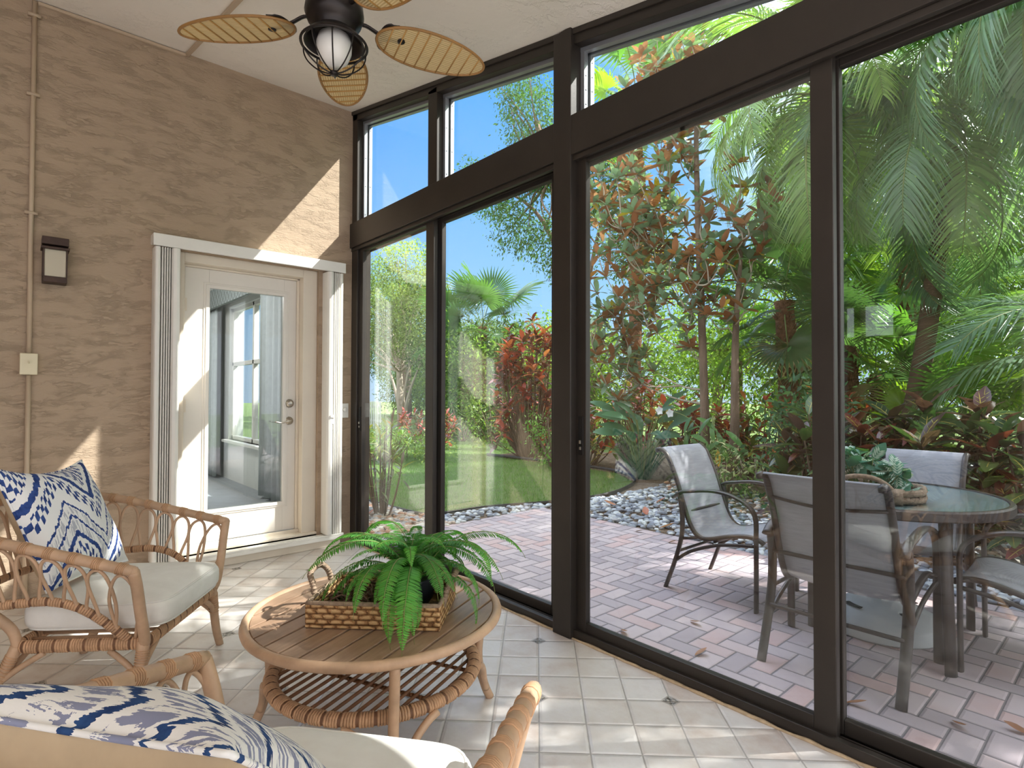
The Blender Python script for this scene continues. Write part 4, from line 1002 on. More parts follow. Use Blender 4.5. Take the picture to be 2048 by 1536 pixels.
def tree(name, label, trunk, r0, branches, blobs, per, size, cols, mt='leafsoft', bark='bark', ratio=.45, hang=0.0, seed=0, group=None, cat='tree', **kw):
    r = np.random.RandomState(seed); b = np.array(trunk[0]); t = thing(name, label, cat, tuple(b), 0, group)
    m = M(); T = branch(m, [tuple(np.array(p) - b) for p in trunk], r0, r0 * .45)
    for i, br in enumerate(branches):
        br = [tuple(np.array(p) - b) for p in br]; branch(m, br, r0 * .45, r0 * .12, 6)
    for (cx, cy, cz, rx, ry, rz) in blobs:
        c = np.array((cx, cy, cz)) - b; s = T[min(len(T) - 1, int(len(T) * .8))]
        for k in range(4):
            e = c + r.uniform(-.8, .8, 3) * (rx, ry, rz); branch(m, [s, (s + e) / 2 + r.normal(0, .12, 3), e], r0 * .28, r0 * .06, 5)
    m.obj('trunk', MT[bark], t)
    m = M(); crown_leaves(m, r, [(x - b[0], y - b[1], z - b[2], rx, ry, rz) for x, y, z, rx, ry, rz in blobs], per, size, cols, ratio, hang, **kw)
    m.obj('foliage', MT[mt], t); return t
def shrub(name, label, x, y, rx, ry, h, per, size, cols, mt='leaf', ratio=.5, seed=0, group=None, z0=.0, n=2, cat='shrub', shell=.5, stemmat='bark'):
    r = np.random.RandomState(seed); t = thing(name, label, cat, (x, y, -.02), 0, group); m = M()
    for k in range(7):
        a = r.uniform(0, 2 * PI); e = np.array((rx * .7 * math.cos(a), ry * .7 * math.sin(a), h * r.uniform(.5, .85))); branch(m, [(e[0] * .1, e[1] * .1, 0), tuple(e * (.5, .5, .55)), tuple(e)], .016, .006, 5)
    m.obj('stems', MT[stemmat], t); m = M()
    crown_leaves(m, r, [(0, 0, z0 + (h - z0) * .52, rx, ry, (h - z0) * .52)], per, size, cols, ratio, .1, shell=shell, n=n); m.obj('foliage', MT[mt], t); return t
CRO = [(212, 96, 74), (226, 136, 88), (160, 74, 60), (116, 136, 66), (206, 186, 84), (92, 118, 60), (196, 78, 76)]
CRD = [(160, 70, 58), (122, 60, 50), (190, 96, 70), (98, 70, 54), (82, 98, 54)]
def croton(label, x, y, rx, ry, h, k, seed, cols, L=.16, W=.06, group='croton shrubs', veins=False, zmin=.25):
    """croton: whorls of broad leathery leaves at the ends of upright stems"""
    r = np.random.RandomState(seed); t = thing('croton_shrub', label, 'shrub', (x, y, -.02), 0, group); ms, mf, mv = M(), M(), M(); pal = np.array([lin(*c) for c in cols])
    for i in range(k):
        a = r.uniform(0, 2 * PI); q = math.sqrt(r.rand()); tip = np.array((rx * q * math.cos(a), ry * q * math.sin(a), h * (zmin + (1 - zmin) * r.rand() ** .7) * (1 - .25 * q * q)))
        branch(ms, [(tip[0] * .35, tip[1] * .35, 0), (tip[0] * .75, tip[1] * .75, tip[2] * .5), tuple(tip)], .012, .006, 5)
        nl = r.randint(8, 13); th = np.arange(nl) * 2.4 + r.uniform(0, 6); el = np.linspace(1.1, -.25, nl) + r.normal(0, .12, nl)
        D = np.c_[np.cos(th) * np.cos(el), np.sin(th) * np.cos(el), np.sin(el)]; N = np.c_[-np.cos(th) * np.sin(el), -np.sin(th) * np.sin(el), np.cos(el)] + r.normal(0, .15, (nl, 3))
        c0 = pal[r.randint(len(pal))]; C = np.where(r.rand(nl, 1) < .6, c0, pal[r.randint(0, len(pal), nl)]) * r.uniform(.75, 1.25, (nl, 1)); LL = L * r.uniform(.7, 1.25, nl)
        P = tip - np.c_[0 * th, 0 * th, np.linspace(0, .14, nl)]
        leaves(mf, P, D, N, LL, LL * W / L, C, 4, .22, .3, lambda t: (.2, .8, 1, .8, .12)[int(round(t * 4))])
        if veins:
            Nn = nrm(N - D * (N * D).sum(1, keepdims=True)); leaves(mv, P + Nn * .003, D, Nn, LL * .95, .006, np.tile(np.array(lin(214, 190, 96)), (nl, 1)) * r.uniform(.6, 1.2, (nl, 1)), 4, 0, .3)
            S = np.cross(D, Nn)
            for f in (.25, .42, .6):
                for sg in (-1, 1): leaves(mv, P + D * (LL * f)[:, None] + Nn * (.004 - .3 * LL[:, None] * f * f), D + S * sg * 1.2, Nn, LL * .2, .004, np.tile(np.array(lin(180, 176, 84)), (nl, 1)), 2, .1, 0)
    ms.obj('stems', MT['bark'], t); mf.obj('foliage', MT['leafgloss'], t)
    if veins: mv.obj('leaf_veins', MT['leafgloss'], t)
    return t
# ---- palm fronds (feather)
def feather(seed, L, nl, ll, col, arch, droop, tip=.0, tw=.0, w=.022):
    r = np.random.RandomState(seed); n = 22; P = [np.zeros(3)]; e0 = arch
    for i in range(n):
        e = e0 - droop * ((i + 1) / n) ** 1.3; P.append(P[-1] + L / n * np.array((math.cos(e), 0, math.sin(e))))
    P = np.array(P); m = M(); st = M(); st.tube(P, np.linspace(.018, .003, n + 1) * L / 2, 6, b=np.linspace(.012, .003, n + 1) * L / 2)
    idx = np.linspace(.16, .995, nl); s = idx * n; f = np.floor(s).astype(int).clip(0, n - 1); fr = (s - f)[:, None]; B = P[f] * (1 - fr) + P[f + 1] * fr; T = nrm(P[f + 1] - P[f]); S = np.tile(np.array((0., 1, 0)), (nl, 1)); U = np.cross(S, T) * -1; U = np.cross(T, S)
    for sg in (-1, 1):
        lf = ll * (np.sin(PI * (idx * .78 + .16)) ** .7) * r.uniform(.85, 1.1, nl)
        D = nrm(S * sg * 1.0 + T * (.55 + .5 * idx[:, None]) + U * .30 + r.normal(0, .06, (nl, 3))); g = np.array((0, 0, -1.0)); k = 5; vs = []
        C = np.array(lin(*col)) * r.uniform(.75, 1.25, (nl, 1))
        for q in range(k):
            t = q / (k - 1); c = B + D * lf[:, None] * t * (1 - .12 * t) + g * lf[:, None] * (.62 + .25 * r.rand(nl, 1)) * t * t * (.75 + tw)
            ww = w * (1 - .92 * t ** 2.2) * (.5 + min(1, t * 5) * .5); X = nrm(np.cross(D + g * t, np.cross(D, T))); X = T; vs += [c - X * ww / 2, c + X * ww / 2]
        V = np.stack(vs, 1).reshape(-1, 3); qd = np.array([(2 * i, 2 * i + 1, 2 * i + 3, 2 * i + 2) for i in range(k - 1)]); m.bulk(V, (np.arange(nl)[:, None, None] * 2 * k + qd[None]).reshape(-1, 4), np.repeat(C, 2 * k, 0))
    return m.mesh('frond', MT['frond']), st.mesh('frond_rib', MT['stem'])
# ---- fan leaf
def fan(seed, R, petiole, col, nseg=34, spread=2.55, split=.55):
    r = np.random.RandomState(seed); m, st = M(), M(); pe = smoothpath([(0, 0, 0), (petiole * .5, 0, petiole * .06), (petiole, 0, 0)], 5); st.tube(pe, .009, 6, b=.006)
    a = np.linspace(-spread, spread, nseg + 1); vs, qs, cs = [], [], []; b = 0; c0 = np.array(lin(*col))
    for i in range(nseg):
        am = (a[i] + a[i + 1]) / 2; ln = R * (.72 + .28 * math.cos(am * .62)) * r.uniform(.93, 1.05); da = (a[i + 1] - a[i]) / 2; dr = r.uniform(.08, .28)
        stn = [(.02, 1.0), (split * .5, 1.0), (split, 1.0), (split + (1 - split) * .5, .55), (1.0, .06)]
        for t, k in stn:
            x, rr = 0, ln * t; hw = rr * math.tan(da) if t <= split else ln * split * math.tan(da) * k
            c = np.array((petiole + rr * math.cos(am) * .98, rr * math.sin(am), .10 * R * math.sin(t * 2) - dr * R * max(0, t - .35) ** 2 * 2)); sd = np.array((-math.sin(am), math.cos(am), 0)); up = .012 * R * (1 if i % 2 else -1)
            vs += [c - sd * hw, c + sd * hw + (0, 0, 0)]; cs += [c0 * r.uniform(.9, 1.1) * (1 + .25 * t)] * 2
        vs[-9][2] += .0; qs += [(b + 2 * j, b + 2 * j + 1, b + 2 * j + 3, b + 2 * j + 2) for j in range(4)]; b += 10
    V = np.array(vs); V[1::2, 2] += .018 * R; m.bulk(V, qs, np.array(cs)); return m.mesh('fan_leaf', MT['frond']), st.mesh('petiole', MT['stem'])
def put(me2, parent, loc, yaw, pitch, roll=0.0, s=1.0):
    f = link(me2[0].name.split('.')[0], me2[0], parent, loc); f.rotation_euler = (roll, -pitch, yaw); f.scale = (s,) * 3
    link(me2[1].name.split('.')[0], me2[1], f); return f
def palm_trunk(t, pts, r0, r1, mt, n=12, rough=.0, seed=0):
    r = np.random.RandomState(seed); P = smoothpath(pts, 9); R = np.linspace(r0, r1, len(P)) * (1 + rough * r.normal(size=len(P))); m = M(); m.tube(P, R, n)
    if rough:
        for k in range(90):
            i = r.randint(2, len(P) - 1); a = r.uniform(0, 2 * PI); c = P[i] + R[i] * .85 * np.array((math.cos(a), math.sin(a), 0)); e = c + np.array((math.cos(a) * .07, math.sin(a) * .07, r.uniform(.03, .12))); m.tube([c, (c + e) / 2 + (0, 0, .01), e], [.03, .022, .006], 5, b=[.012, .01, .004])
    m.obj('trunk', mt, t); return P
FD = [feather(1, 2.0, 58, .62, (128, 160, 124), .55, 1.9, w=.038), feather(2, 2.2, 60, .66, (118, 152, 124), .25, 1.7, w=.038), feather(3, 1.8, 54, .55, (140, 166, 112), .75, 1.9, w=.036)]
FY = [feather(4, 1.7, 60, .52, (150, 178, 96), .9, 2.1, w=.03), feather(5, 1.9, 60, .55, (132, 166, 96), .6, 2.0, w=.03)]
FG = [fan(1, .62, .7, (120, 158, 60)), fan(2, .55, .6, (146, 176, 62)), fan(3, .7, .85, (96, 140, 66))]
FB = [fan(4, .80, .9, (84, 116, 74), 40), fan(5, .72, .8, (74, 106, 70), 40)]
def feather_palm(label, base, crown, set_, n, seed, s=1.0, r0=.11, group='feather palms', el=(-.5, 1.1), yaw0=0, skip=None):
    r = np.random.RandomState(seed); t = thing('feather_palm', label, 'palm', base, 0, group); d = np.array(crown) - np.array(base)
    palm_trunk(t, [(0, 0, 0), tuple(d * .35 + (0.04, .03, 0)), tuple(d * .75), tuple(d)], r0, r0 * .62, MT['palmgrey'])
    m = M(); m.tube([tuple(d - (0, 0, .05)), tuple(d + (0, 0, .35)), tuple(d + (0, 0, .6))], [r0 * .65, r0 * .6, .02], 10); m.obj('crownshaft', MT['stem'], t)
    for k in range(n):
        q = k / n; yaw = yaw0 + k * 2.39996; p = el[1] - (el[1] - el[0]) * q + r.normal(0, .08)
        put(set_[k % len(set_)], t, tuple(d + (0, 0, .38 - .3 * q)), yaw, p, r.normal(0, .15), s * r.uniform(.88, 1.08))
    return t
def fan_palm(label, base, crown, set_, n, seed, s=1.0, r0=.14, group='fan palms', el=(-.7, 1.2), dead=0, mt='palmbark'):
    r = np.random.RandomState(seed); t = thing('fan_palm', label, 'palm', base, 0, group); d = np.array(crown) - np.array(base)
    if d[2] > .5: palm_trunk(t, [(0, 0, 0), tuple(d * .5 + (.03, 0, 0)), tuple(d)], r0, r0 * .9, MT[mt], 12, .06, seed)
    else: palm_trunk(t, [(0, 0, 0), tuple(d * .5), tuple(d)], r0 * .6, r0 * .5, MT[mt], 10, .06, seed)
    for k in range(n):
        q = (k + .5) / n; put(set_[k % len(set_)], t, tuple(d - (0, 0, .12 * q)), k * 2.39996 + seed, el[1] - (el[1] - el[0]) * q + r.normal(0, .1), r.normal(0, .35), s * r.uniform(.8, 1.1))
    for k in range(dead): put(FDEAD, t, tuple(d - (0, 0, .25)), k * 2.1 + seed * 1.3, -1.25, r.normal(0, .3), s * .9)
    return t
FDEAD = fan(9, .7, .45, (186, 168, 138), 30, 1.6, .35)
# ================================================================== planting
# magnolia with two trunks
r = np.random.RandomState(41); t = thing('magnolia_tree', 'magnolia with leathery green leaves and rust brown undersides beyond the sideways patio chair', 'tree', (.6, 4.6, -.02))
b = np.array((.6, 4.6, -.02)); m = M()
t1 = branch(m, [np.array(p) - b for p in [(.50, 4.65, -.05), (.52, 4.62, .6), (.52, 4.6, 1.25), (.47, 4.6, 2.68), (.435, 4.6, 3.73), (.42, 4.6, 4.66), (.47, 4.6, 5.7)]], .068, .022, 10)
t2 = branch(m, [np.array(p) - b for p in [(.86, 4.55, -.05), (.90, 4.58, .4), (.93, 4.6, .76), (.94, 4.6, 1.75), (.975, 4.6, 2.4), (1.06, 4.6, 3.3)]], .082, .018, 10)
m.obj('trunk', MT['bark'], t)
TP = np.vstack([t1, t2]); c = []
for (cx, cy, cz, rx, ry, rz, n) in [(-.35, 4.6, 3.75, 1.05, .7, 1.15, 150), (-.9, 4.6, 2.35, .75, .6, .8, 64), (.15, 4.6, 5.4, .8, .6, .9, 70), (.55, 4.5, 2.6, .8, .6, .9, 56), (1.05, 4.6, 3.3, .45, .5, .8, 20), (-.9, 4.7, 1.5, .6, .4, .5, 20)]:
    d = rdir(r, n); c.append(np.array((cx, cy, cz)) + d * (r.rand(n, 1) ** .45) * (rx, ry, rz))
c = np.concatenate(c) - b; mb, ml, mg = M(), M(), M(); NP = [q for q in TP if q[2] > 1.0]
c = c[np.argsort([np.min(np.linalg.norm(TP - q, axis=1)) for q in c])]
for p in c:
    A_ = np.array(NP); ok = A_[A_[:, 2] < p[2] - .1]; ok = ok if len(ok) else A_; s = ok[np.argmin(np.linalg.norm(ok - p + (0, 0, .25), axis=1))]
    mid = (s + p) / 2 + (0, 0, -.12 * np.linalg.norm((p - s)[:2])) + r.normal(0, .04, 3); NP += [mid, p - (0, 0, .03)]; ln = np.linalg.norm(p - s); branch(mb, [s, mid, p], .008 + .010 * min(1, ln), .005, 5)
    nl = r.randint(7, 12); th = np.arange(nl) * 2.4 + r.uniform(0, 6); el = np.linspace(1.15, -.2, nl) + r.normal(0, .2, nl)
    D = np.c_[np.cos(th) * np.cos(el), np.sin(th) * np.cos(el), np.sin(el)]; N = np.c_[-np.cos(th) * np.sin(el), -np.sin(th) * np.sin(el), np.cos(el)] + r.normal(0, .2, (nl, 3))
    C = np.array(lin(136, 164, 134)) * r.uniform(.65, 1.35, (nl, 1)) * np.array((1, 1, 1)); C[r.rand(nl) < .05] = lin(200, 170, 64)
    for mm_, pk in ((ml, r.rand(nl) < .5), ):
        for tgt, sel in ((ml, pk), (mg, ~pk)):
            if sel.any(): leaves(tgt, np.tile(p, (sel.sum(), 1)), D[sel], N[sel], r.uniform(.15, .235, sel.sum()), r.uniform(.068, .092, sel.sum()), C[sel], 4, .12, .12, lambda t: (.18, .78, 1, .84, .2)[int(round(t * 4))])
mb.obj('branches', MT['barkpale'], t); ml.obj('rust_backed_leaves', MT['magnolia'], t); mg.obj('green_leaves', MT['leafgloss'], t)
# orchid clump and epiphyte leaves on the twin trunk
t = thing('orchid_clump', 'orchid with long hanging green leaves growing on the magnolia trunks', 'orchid', (.72, 4.42, -.02)); m = M(); r = np.random.RandomState(42)
ang = np.linspace(-2.9, .1, 15); P = np.c_[r.uniform(-.32, .25, 15), r.uniform(-.12, .08, 15), r.uniform(.62, .95, 15)]; D = np.c_[np.cos(ang), -np.abs(r.normal(.4, .2, 15)), np.sin(ang) * .8]
leaves(m, P, D, np.tile((0, -.6, 1.0), (15, 1)), r.uniform(.22, .34, 15), r.uniform(.06, .085, 15), np.tile(np.array(lin(92, 132, 74)), (15, 1)) * r.uniform(.8, 1.3, (15, 1)), 5, .15, .45)
leaves(m, [(.14, -.1, .55)], [(.1, -.2, -1)], [(0, -1, 0)], .2, .075, [lin(222, 172, 60)], 4, .2, .1); m.obj('foliage', MT['leafgloss'], t)
m = M(); branch(m, [(-.05, 0, .7), (-.3, -.03, .92), (-.62, -.02, 1.02)], .007, .004, 6); m.tube([(0, 0, 0), (0, .05, .95)], .02, 6); m.obj('stem', MT['stem'], t)
m = M()
for x, z in ((-.72, 1.0), (-.56, .97)):
    for k in range(5): a = k * 1.257 + .5; leaves(m, [(x, -.03, z)], [(math.cos(a), -.35, math.sin(a))], [(0, -1, .1)], .062, .055, [lin(246, 244, 246)], 3, .12, .1)
m.obj('white_blossom', MT['petal'], t)
# strap-leaved lily with paddle leaves
t = thing('paddle_lily', 'clump of paddle shaped blue green leaves over strappy stems beside the pebble bed', 'plant', (-.56, 4.78, -.02)); r = np.random.RandomState(43); m, s = M(), M()
for k in range(24):
    a = r.uniform(0, 2 * PI); h = r.uniform(.55, .98); e = np.array((.55 * math.cos(a) * r.uniform(.3, 1), .4 * math.sin(a) * r.uniform(.3, 1), h)); branch(s, [(e[0] * .15, e[1] * .15, 0), (e[0] * .5, e[1] * .5, h * .6), tuple(e)], .013, .007, 6)
    leaves(m, [e], [(math.cos(a) * .9, math.sin(a) * .9, r.uniform(.2, .9))], [(-math.cos(a) * .5 + .5, -math.sin(a) * .5 - .7, .7)], r.uniform(.36, .50), r.uniform(.14, .18), [np.array(lin(92, 136, 100)) * r.uniform(.75, 1.3)], 6, .2, .28)
n = 110; a = r.uniform(0, 2 * PI, n); leaves(m, np.c_[.12 * np.cos(a), .12 * np.sin(a), np.zeros(n)], np.c_[np.cos(a) * .45, np.sin(a) * .45, np.ones(n)], np.c_[-np.cos(a), -np.sin(a), np.full(n, .4)], r.uniform(.4, .72, n), .024, np.tile(np.array(lin(86, 122, 78)), (n, 1)) * r.uniform(.6, 1.2, (n, 1)), 5, .1, .25, lambda q: 1 - .8 * q)
m.obj('foliage', MT['leafgloss'], t); s.obj('stems', MT['stem'], t)
# crotons
croton('tall croton with red and bronze leaves behind the round clipped bush', -3.75, 5.55, .85, .6, 2.75, 120, 51, [(204, 96, 72), (166, 74, 58), (124, 72, 56), (210, 128, 88), (104, 76, 58)], .20, .085, zmin=.06)
for i, (x, h, lb) in enumerate([(-2.2, 1.25, 'red and orange croton between the paddle lily and the tall croton'), (-1.25, 1.45, 'red and yellow croton directly behind the paddle lily'), (-.2, 1.25, 'orange and green croton behind the white orchid blossoms'), (.75, 1.2, 'orange croton behind the twin magnolia trunks'), (1.65, 1.35, 'bronze and green croton below the rough palm trunk')]):
    croton(lb, x, 5.45 + .1 * (i % 2), .6, .45, h, 34, 60 + i, CRO if i < 4 else [(150, 96, 60), (104, 110, 60), (176, 84, 58), (120, 70, 50)], .19, .075)
croton('low dark red croton behind the far clipped hedge', -7.3, 5.4, 1.3, .5, .85, 44, 71, CRD, .17, .05)
BC = [(58, 88, 48), (72, 100, 56), (84, 66, 58), (120, 56, 50), (52, 76, 52), (96, 112, 60), (84, 58, 60)]
for i, (x, y, h, lb) in enumerate([(2.62, 3.15, 1.15, 'dark broad leaved croton behind the striped foliage plant'), (3.30, 3.25, 1.2, 'veined green and red croton behind the far patio chair'), (3.98, 3.05, 1.1, 'dark green and crimson croton behind the right end of the patio table'), (4.8, 2.9, 1.15, 'dark croton at the right picture edge beyond the patio chairs')]):
    croton(lb, x, y, .52, .42, h, 30, 80 + i, BC, .24, .095, 'broad leaved crotons behind the patio table', True)
croton('spindly young croton with narrow yellow green leaves just outside the glass corner', -.72, .68, .28, .22, .98, 13, 90, [(150, 152, 60), (110, 118, 56), (92, 72, 50), (176, 170, 80)], .14, .026, zmin=.35)
croton('yellow green croton standing between lawn and low hedge', -4.9, 3.0, .7, .35, .6, 26, 91, [(150, 168, 70), (120, 150, 64), (104, 140, 60)], .16, .03)
# shrubs and hedge
shrub('green_shrub', 'upright blue green shrub in front of the palms, behind the grey sling chairs', 1.98, 4.15, .42, .36, 1.35, 7000, .075, [(84, 124, 84), (104, 142, 92), (70, 108, 76)], seed=101, group='leafy shrubs')
shrub('variegated_shrub', 'low shrub with cream edged leaves at the foot of the magnolia', 1.0, 4.25, .5, .3, .62, 8000, .055, [(206, 206, 160), (150, 170, 110), (100, 130, 80)], seed=102, ratio=.36, group='leafy shrubs')
shrub('round_bush', 'round clipped green bush in front of the tall croton', -2.35, 4.75, .55, .5, .95, 3600, .05, [(96, 140, 56), (120, 164, 66), (80, 122, 50)], seed=103, group='leafy shrubs')
shrub('round_bush', 'bright green rounded bush at the lawn edge, beyond the reflected door', -5.3, 5.9, .8, .6, 1.35, 2400, .06, [(120, 150, 60), (100, 136, 56), (150, 170, 76)], seed=104, group='leafy shrubs')
shrub('round_bush', 'dark green bush between the lawn and the dense trees', -7.4, 6.6, 1.1, .8, 1.2, 1800, .06, [(70, 100, 48), (88, 118, 54)], seed=105, group='leafy shrubs')
t = thing('clipped_hedge', 'low clipped green hedge along the far side of the lawn', 'hedge', (-7.5, 3.6, -.02)); m = M(); r = np.random.RandomState(106)
crown_leaves(m, r, [(x, 0, .26, .42, .34, .24) for x in np.arange(-4.2, 3.6, .42)], 5200, .05, [(130, 156, 66), (108, 140, 58), (156, 172, 84)], n=2); m.obj('foliage', MT['leaf'], t)
m = M()
for x in np.arange(-4.2, 3.6, .3): branch(m, [(x, 0, 0), (x + r.normal(0, .05), 0, .2), (x + r.normal(0, .1), r.normal(0, .1), .42)], .012, .005, 5)
m.obj('stems', MT['bark'], t)
t = thing('picket_fence', 'short white picket fence beyond the hedge, next to the house corner', 'fence', (-14.3, 7.5, -.04)); 
for z in (.25, .75): M().box(-1.3, .0, z, 1.0, .03, z + .07).obj('rail', MT['fence'], t, smooth=False)
for k in range(15): M().prism([(-1.25 + k * .155, 0), (-1.17 + k * .155, 0), (-1.17 + k * .155, .93), (-1.21 + k * .155, .98), (-1.25 + k * .155, .93)], -.025, 0, axis='y').obj('picket', MT['fence'], t, smooth=False)
# palms
fan_palm('fan palm with a shaggy brown trunk and dead hanging fan behind the crotons', (.86, 6.3, 0), (.82, 6.3, 2.55), FB, 15, 3, 1.0, .15, dead=4)
fan_palm('second shaggy brown palm trunk close behind the mullion', (1.38, 6.9, 0), (1.45, 6.9, 1.9), FB, 11, 4, .9, .15, dead=2)
fan_palm('lime green fan palm low between mullion and leaning palm trunk', (1.62, 7.6, 0), (1.60, 7.6, 1.5), FG, 12, 5, .95, .10)
fan_palm('lime green fan palm just left of the leaning grey palm trunk', (2.05, 8.0, 0), (2.05, 8.0, 1.45), FG, 11, 6, 1.0, .10)
fan_palm('young fan palm in front of the leaning grey palm trunk', (2.5, 6.3, 0), (2.5, 6.3, .75), FG, 10, 7, .85, .09)
fan_palm('young fan palm right of the leaning grey trunk, above the veined croton', (3.0, 6.6, 0), (3.02, 6.6, .8), FG, 10, 17, .9, .09)
fan_palm('tall lime fan palm filling the gap between magnolia and shaggy palm', (.2, 9.2, 0), (.2, 9.2, 3.2), FG, 16, 8, 1.25, .13)
fan_palm('tall lime fan palm behind the shaggy palm trunk', (1.5, 9.6, 0), (1.5, 9.6, 3.5), FG, 16, 9, 1.25, .13)
fan_palm('fan palm rising over the dense bushes beyond the lawn', (-9.6, 9.0, 0), (-9.6, 9.0, 3.3), FB, 20, 10, 1.35, .14)
fan_palm('very tall fan palm showing through the upper window beside the post', (-2.3, 6.9, 0), (-2.2, 6.9, 6.9), FG, 18, 12, 1.25, .13)
feather_palm('leaning grey trunked feather palm behind the patio table', (2.22, 6.1, 0), (2.95, 5.75, 4.1), FD, 26, 21, 1.1, .12, el=(-1.3, .9))
feather_palm('feather palm arching its drooping fronds over the patio table from the right', (5.4, 4.2, 0), (4.7, 3.4, 4.4), FD, 20, 22, 1.1, .11, el=(-1.3, .8))
feather_palm('tall feather palm at the upper right picture corner', (5.5, 5.3, 0), (3.8, 4.8, 4.9), FD, 18, 23, 1.1, .12, el=(-1.2, .8))
feather_palm('yellow green feather palm behind the upper part of the mullion', (1.78, 5.0, 0), (1.75, 5.0, 4.6), FY, 26, 24, 1.15, .08, el=(-1.3, 1.0))
feather_palm('feather palm standing beyond the right picture edge beside the patio', (6.6, 4.2, 0), (6.0, 3.7, 4.8), FD, 15, 25, 1.0, .12, el=(-.9, .9))
feather_palm('feather palm farthest to the right along the glass wall', (8.3, 5.6, 0), (8.0, 5.6, 5.6), FD, 15, 26, 1.0, .12, el=(-.9, .9))
feather_palm('bushy feather palm low behind the leaning grey trunk', (3.9, 9.0, 0), (3.9, 9.0, 1.3), FY, 22, 27, 1.3, .10, el=(-.6, 1.2))
feather_palm('bushy feather palm low at the right, above the veined crotons', (4.3, 6.2, 0), (4.3, 6.2, 1.0), FD, 22, 28, 1.1, .10, el=(-.6, 1.2))
feather_palm('feather palm behind the shaggy trunk, hanging fronds over the lime fan palms', (.9, 8.2, 0), (.9, 8.2, 4.6), FY, 24, 29, 1.3, .10, el=(-1.2, 1.0))
# trees beyond the lawn
OAK = [(90, 110, 58), (76, 96, 52), (108, 126, 70), (126, 138, 84)]
tree('broad_tree', 'broad tree with pale twisted trunks beyond the clipped hedge', [(-14.4, 9.0, -.1), (-14.6, 9.0, 1.2), (-14.9, 9.1, 2.6)], .20, [[(-14.4, 9.0, 0), (-13.9, 9.0, 1.3), (-13.1, 9.1, 2.6)], [(-14.5, 9, .3), (-15.3, 9.1, 1.6), (-16.2, 9.2, 2.8)], [(-14.3, 8.9, 0), (-14.2, 8.9, 1.0), (-13.9, 9.0, 2.4)]],
     [(-15.6, 9.2, 4.4, 2.3, 1.7, 1.9), (-13.2, 9.2, 3.7, 1.7, 1.5, 1.6), (-17.4, 9.3, 3.5, 1.6, 1.4, 1.6), (-12.2, 9.6, 2.6, 1.2, 1.0, 1.1)], 2600, .10, OAK, bark='barkpale', seed=111, group='trees beyond the lawn')
tree('tall_tree', 'taller sunlit tree rising behind the broad pale trunked tree', [(-20, 12.5, -.1), (-20, 12.5, 3), (-20, 12.5, 6)], .3, [], [(-20.4, 12.5, 6.9, 2.2, 1.8, 2.0), (-18.9, 12.3, 5.4, 1.8, 1.5, 1.6), (-22, 12.6, 5, 2, 1.6, 2)], 1300, .13, [(150, 170, 84), (128, 154, 74), (168, 182, 100)], seed=112, group='trees beyond the lawn')
WEEP = [(76, 112, 62), (92, 128, 70), (64, 98, 56)]
tree('weeping_tree', 'tall fine leaved tree with drooping sprays against the blue sky', [(-4.1, 7.6, -.1), (-4.2, 7.5, 2.5), (-4.6, 7.3, 5.2), (-5.2, 7.1, 7.6)], .15, [[(-4.3, 7.4, 3.6), (-5.4, 7.2, 5.6), (-7.6, 7.0, 6.95)], [(-4.2, 7.5, 2.6), (-3.4, 7.2, 4.6), (-2.6, 7.0, 5.7)]],
     [(-5.35, 7.0, 7.75, .8, .6, .95), (-5.9, 7.0, 8.55, .40, .4, .6), (-4.95, 7.0, 6.3, .75, .6, .55), (-7.2, 7.0, 6.95, .95, .5, .22), (-5.6, 7.0, 5.25, .85, .6, .75), (-4.5, 7.1, 4.4, .7, .6, .7), (-3.2, 7.1, 5.5, .9, .6, .8), (-2.4, 7.1, 4.2, .8, .6, .9), (-6.6, 7.0, 5.9, .5, .4, .35), (-3.6, 7.2, 6.6, .7, .6, .6)], 4400, .085, WEEP, ratio=.38, hang=.55, seed=113, group='trees beyond the lawn', shell=.25)
MIX = [(84, 116, 52), (104, 136, 60), (128, 152, 74), (70, 100, 46)]
BG = [(-8.7, 8.0, 1.9, 3.2, 'dense dark tree right in front of the fan palm beyond the lawn', 'dense_tree'), (-18.5, 14, 3.0, 4.6, 'dense tree behind the broad pale trunked tree', 'dense_tree'), (-14.0, 13, 2.8, 4.4, 'dense tree filling the gap right of the pale trunks', 'dense_tree'), (-23, 15, 3.2, 4.6, 'dense tree at the house corner end of the lawn', 'dense_tree'),(-11.6, 10.6, 2.2, 3.4, 'dense rounded tree standing behind the fan palm beyond the lawn', 'dense_tree'), (-8.2, 9.6, 2.3, 3.5, 'dense tree beyond the lawn, behind the reflected shutters', 'dense_tree'), (-5.2, 9.0, 1.9, 3.3, 'dense tree behind the tall croton', 'dense_tree'),
      (-2.6, 11.5, 2.4, 5.2, 'leafy tree behind the magnolia, left part', 'leafy_tree'), (.6, 12.5, 2.8, 8.2, 'leafy tree behind the magnolia, right part', 'leafy_tree'), (3.4, 13, 3.0, 9.0, 'leafy tree glimpsed past the leaning palm trunk', 'leafy_tree'), (6.2, 14, 3.0, 9.0, 'leafy tree behind the young fan palms at right', 'leafy_tree')]
for i, (x, y, rad, h, lb, nm) in enumerate(BG):
    pal = MIX if i < 6 else [(120, 150, 62), (146, 172, 70), (100, 134, 58), (160, 184, 84)]
    tree(nm, lb, [(x, y, -.1), (x + .1, y, h * .3), (x, y + .1, h * .55)], .14, [], [(x - rad * .35, y, h * .62, rad * .75, rad * .6, h * .36), (x + rad * .45, y + .2, h * .5, rad * .7, rad * .6, h * .36), (x, y, h * .28, rad * .9, rad * .6, h * .26)], 1900 if i < 6 else 1500, .12, pal, seed=120 + i, group='trees beyond the lawn')
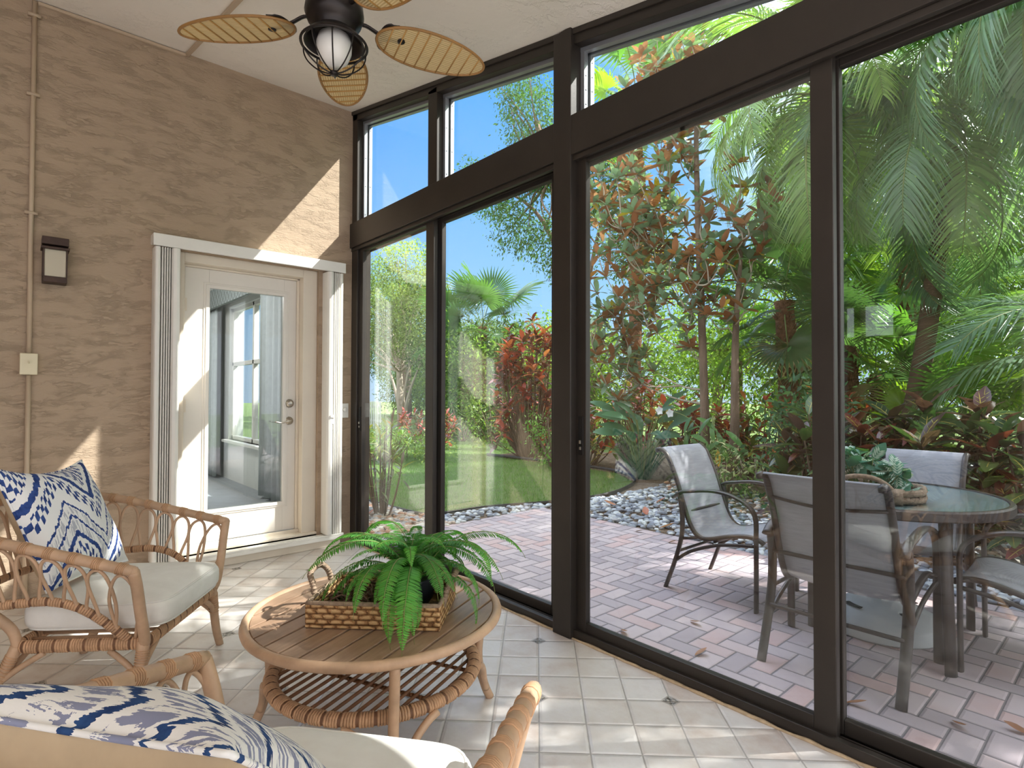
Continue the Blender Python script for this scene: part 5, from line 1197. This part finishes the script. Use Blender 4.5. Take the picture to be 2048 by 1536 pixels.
FAR = [(-30, 26, 'line of far trees seen past the house corner'), (-20, 24, 'far tree at the end of the lawn, beside the pale trunks'), (-11, 26, 'far tree above the clipped hedge'), (-2, 27, 'far tree glimpsed between magnolia branches'), (7, 30, 'far tree over the bright strip of lawn'), (15, 33, 'far tree at the right end of the bright lawn')]
for i, (x, y, lb) in enumerate(FAR):
    tree('distant_tree', lb, [(x, y, -.1), (x, y, 2), (x, y, 3.4)], .3, [], [(x - 2.2, y, 2.6, 3.2, 2, 2.6), (x + 2.4, y + .3, 2.8, 3.4, 2, 2.7), (x, y, 4.0, 3.0, 2, 2.2)], 260, .28, MIX, seed=140 + i, group='trees beyond the lawn')
# ================================================================== light and camera
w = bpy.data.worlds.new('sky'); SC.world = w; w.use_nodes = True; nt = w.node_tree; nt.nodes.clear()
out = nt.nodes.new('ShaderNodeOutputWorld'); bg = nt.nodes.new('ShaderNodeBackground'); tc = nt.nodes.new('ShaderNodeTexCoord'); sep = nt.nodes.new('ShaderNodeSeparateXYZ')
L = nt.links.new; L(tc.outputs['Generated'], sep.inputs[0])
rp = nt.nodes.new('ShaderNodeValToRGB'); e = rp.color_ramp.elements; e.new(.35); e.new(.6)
for el, (p, c) in zip(e, [(0.0, lin(196, 222, 248)), (.16, tuple(1.0 * c for c in lin(160, 210, 255))), (.50, tuple(1.12 * c for c in lin(84, 164, 248))), (.72, ZEN)]): el.position = p; el.color = c + (1,)  # top stop over-bright above the view, added to lift the ambient light
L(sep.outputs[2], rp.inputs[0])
# unseen half of the sky behind the camera, brightened as added ambient fill
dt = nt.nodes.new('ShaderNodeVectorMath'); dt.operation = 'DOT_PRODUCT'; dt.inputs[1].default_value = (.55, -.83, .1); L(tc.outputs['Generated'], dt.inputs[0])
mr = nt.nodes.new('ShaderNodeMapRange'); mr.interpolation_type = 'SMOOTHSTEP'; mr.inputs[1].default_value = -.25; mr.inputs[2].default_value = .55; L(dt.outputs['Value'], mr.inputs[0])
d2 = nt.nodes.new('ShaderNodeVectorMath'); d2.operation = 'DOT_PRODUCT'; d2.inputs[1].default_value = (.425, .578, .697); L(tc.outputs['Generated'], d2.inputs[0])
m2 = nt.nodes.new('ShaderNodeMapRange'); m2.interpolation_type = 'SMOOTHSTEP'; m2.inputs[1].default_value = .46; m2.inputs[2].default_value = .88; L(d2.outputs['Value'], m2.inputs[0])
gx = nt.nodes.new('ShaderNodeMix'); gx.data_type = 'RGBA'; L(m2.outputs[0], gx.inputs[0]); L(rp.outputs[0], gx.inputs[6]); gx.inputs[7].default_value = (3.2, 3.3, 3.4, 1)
mx = nt.nodes.new('ShaderNodeMix'); mx.data_type = 'RGBA'; L(mr.outputs[0], mx.inputs[0]); L(gx.outputs[2], mx.inputs[6]); mx.inputs[7].default_value = SKY_FILL + (1,)
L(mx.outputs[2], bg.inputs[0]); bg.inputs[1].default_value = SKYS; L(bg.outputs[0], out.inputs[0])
sd = bpy.data.lights.new('sun', 'SUN'); sd.energy = SUN; sd.angle = .0093; sd.color = (1.0, .985, .965)
so = bpy.data.objects.new('sun', sd); COL.objects.link(so); so.rotation_euler = Vector((-.4250, -.5780, -.6970)).to_track_quat('-Z', 'Y').to_euler(); so.location = (6, 9, 12)
cd = bpy.data.cameras.new('camera'); co = bpy.data.objects.new('camera', cd); COL.objects.link(co)
R_ = Vector((.6621544, .7493630, .0025734)); U_ = Vector((.0111396, -.0132768, .9998498)); F_ = Vector((-.7492846, .6620263, .0171389))
mt = Matrix((R_, U_, -F_)).transposed().to_4x4(); mt.translation = (4.3547, -2.0866, 1.2); co.matrix_world = mt
cd.sensor_width = 36; cd.lens = 1134.85 / 2048 * 36; cd.clip_start = .02; cd.clip_end = 300; SC.camera = co
vs = SC.view_settings; vs.view_transform = 'Standard'; vs.look = 'None'; vs.exposure = EXPO; vs.gamma = 1.0; vs.use_curve_mapping = False
cy = SC.cycles; cy.use_denoising = True; cy.max_bounces = 9; cy.diffuse_bounces = 4; cy.glossy_bounces = 3; cy.transmission_bounces = 4; cy.transparent_max_bounces = 20; cy.sample_clamp_indirect = 8; cy.caustics_reflective = False; cy.caustics_refractive = False
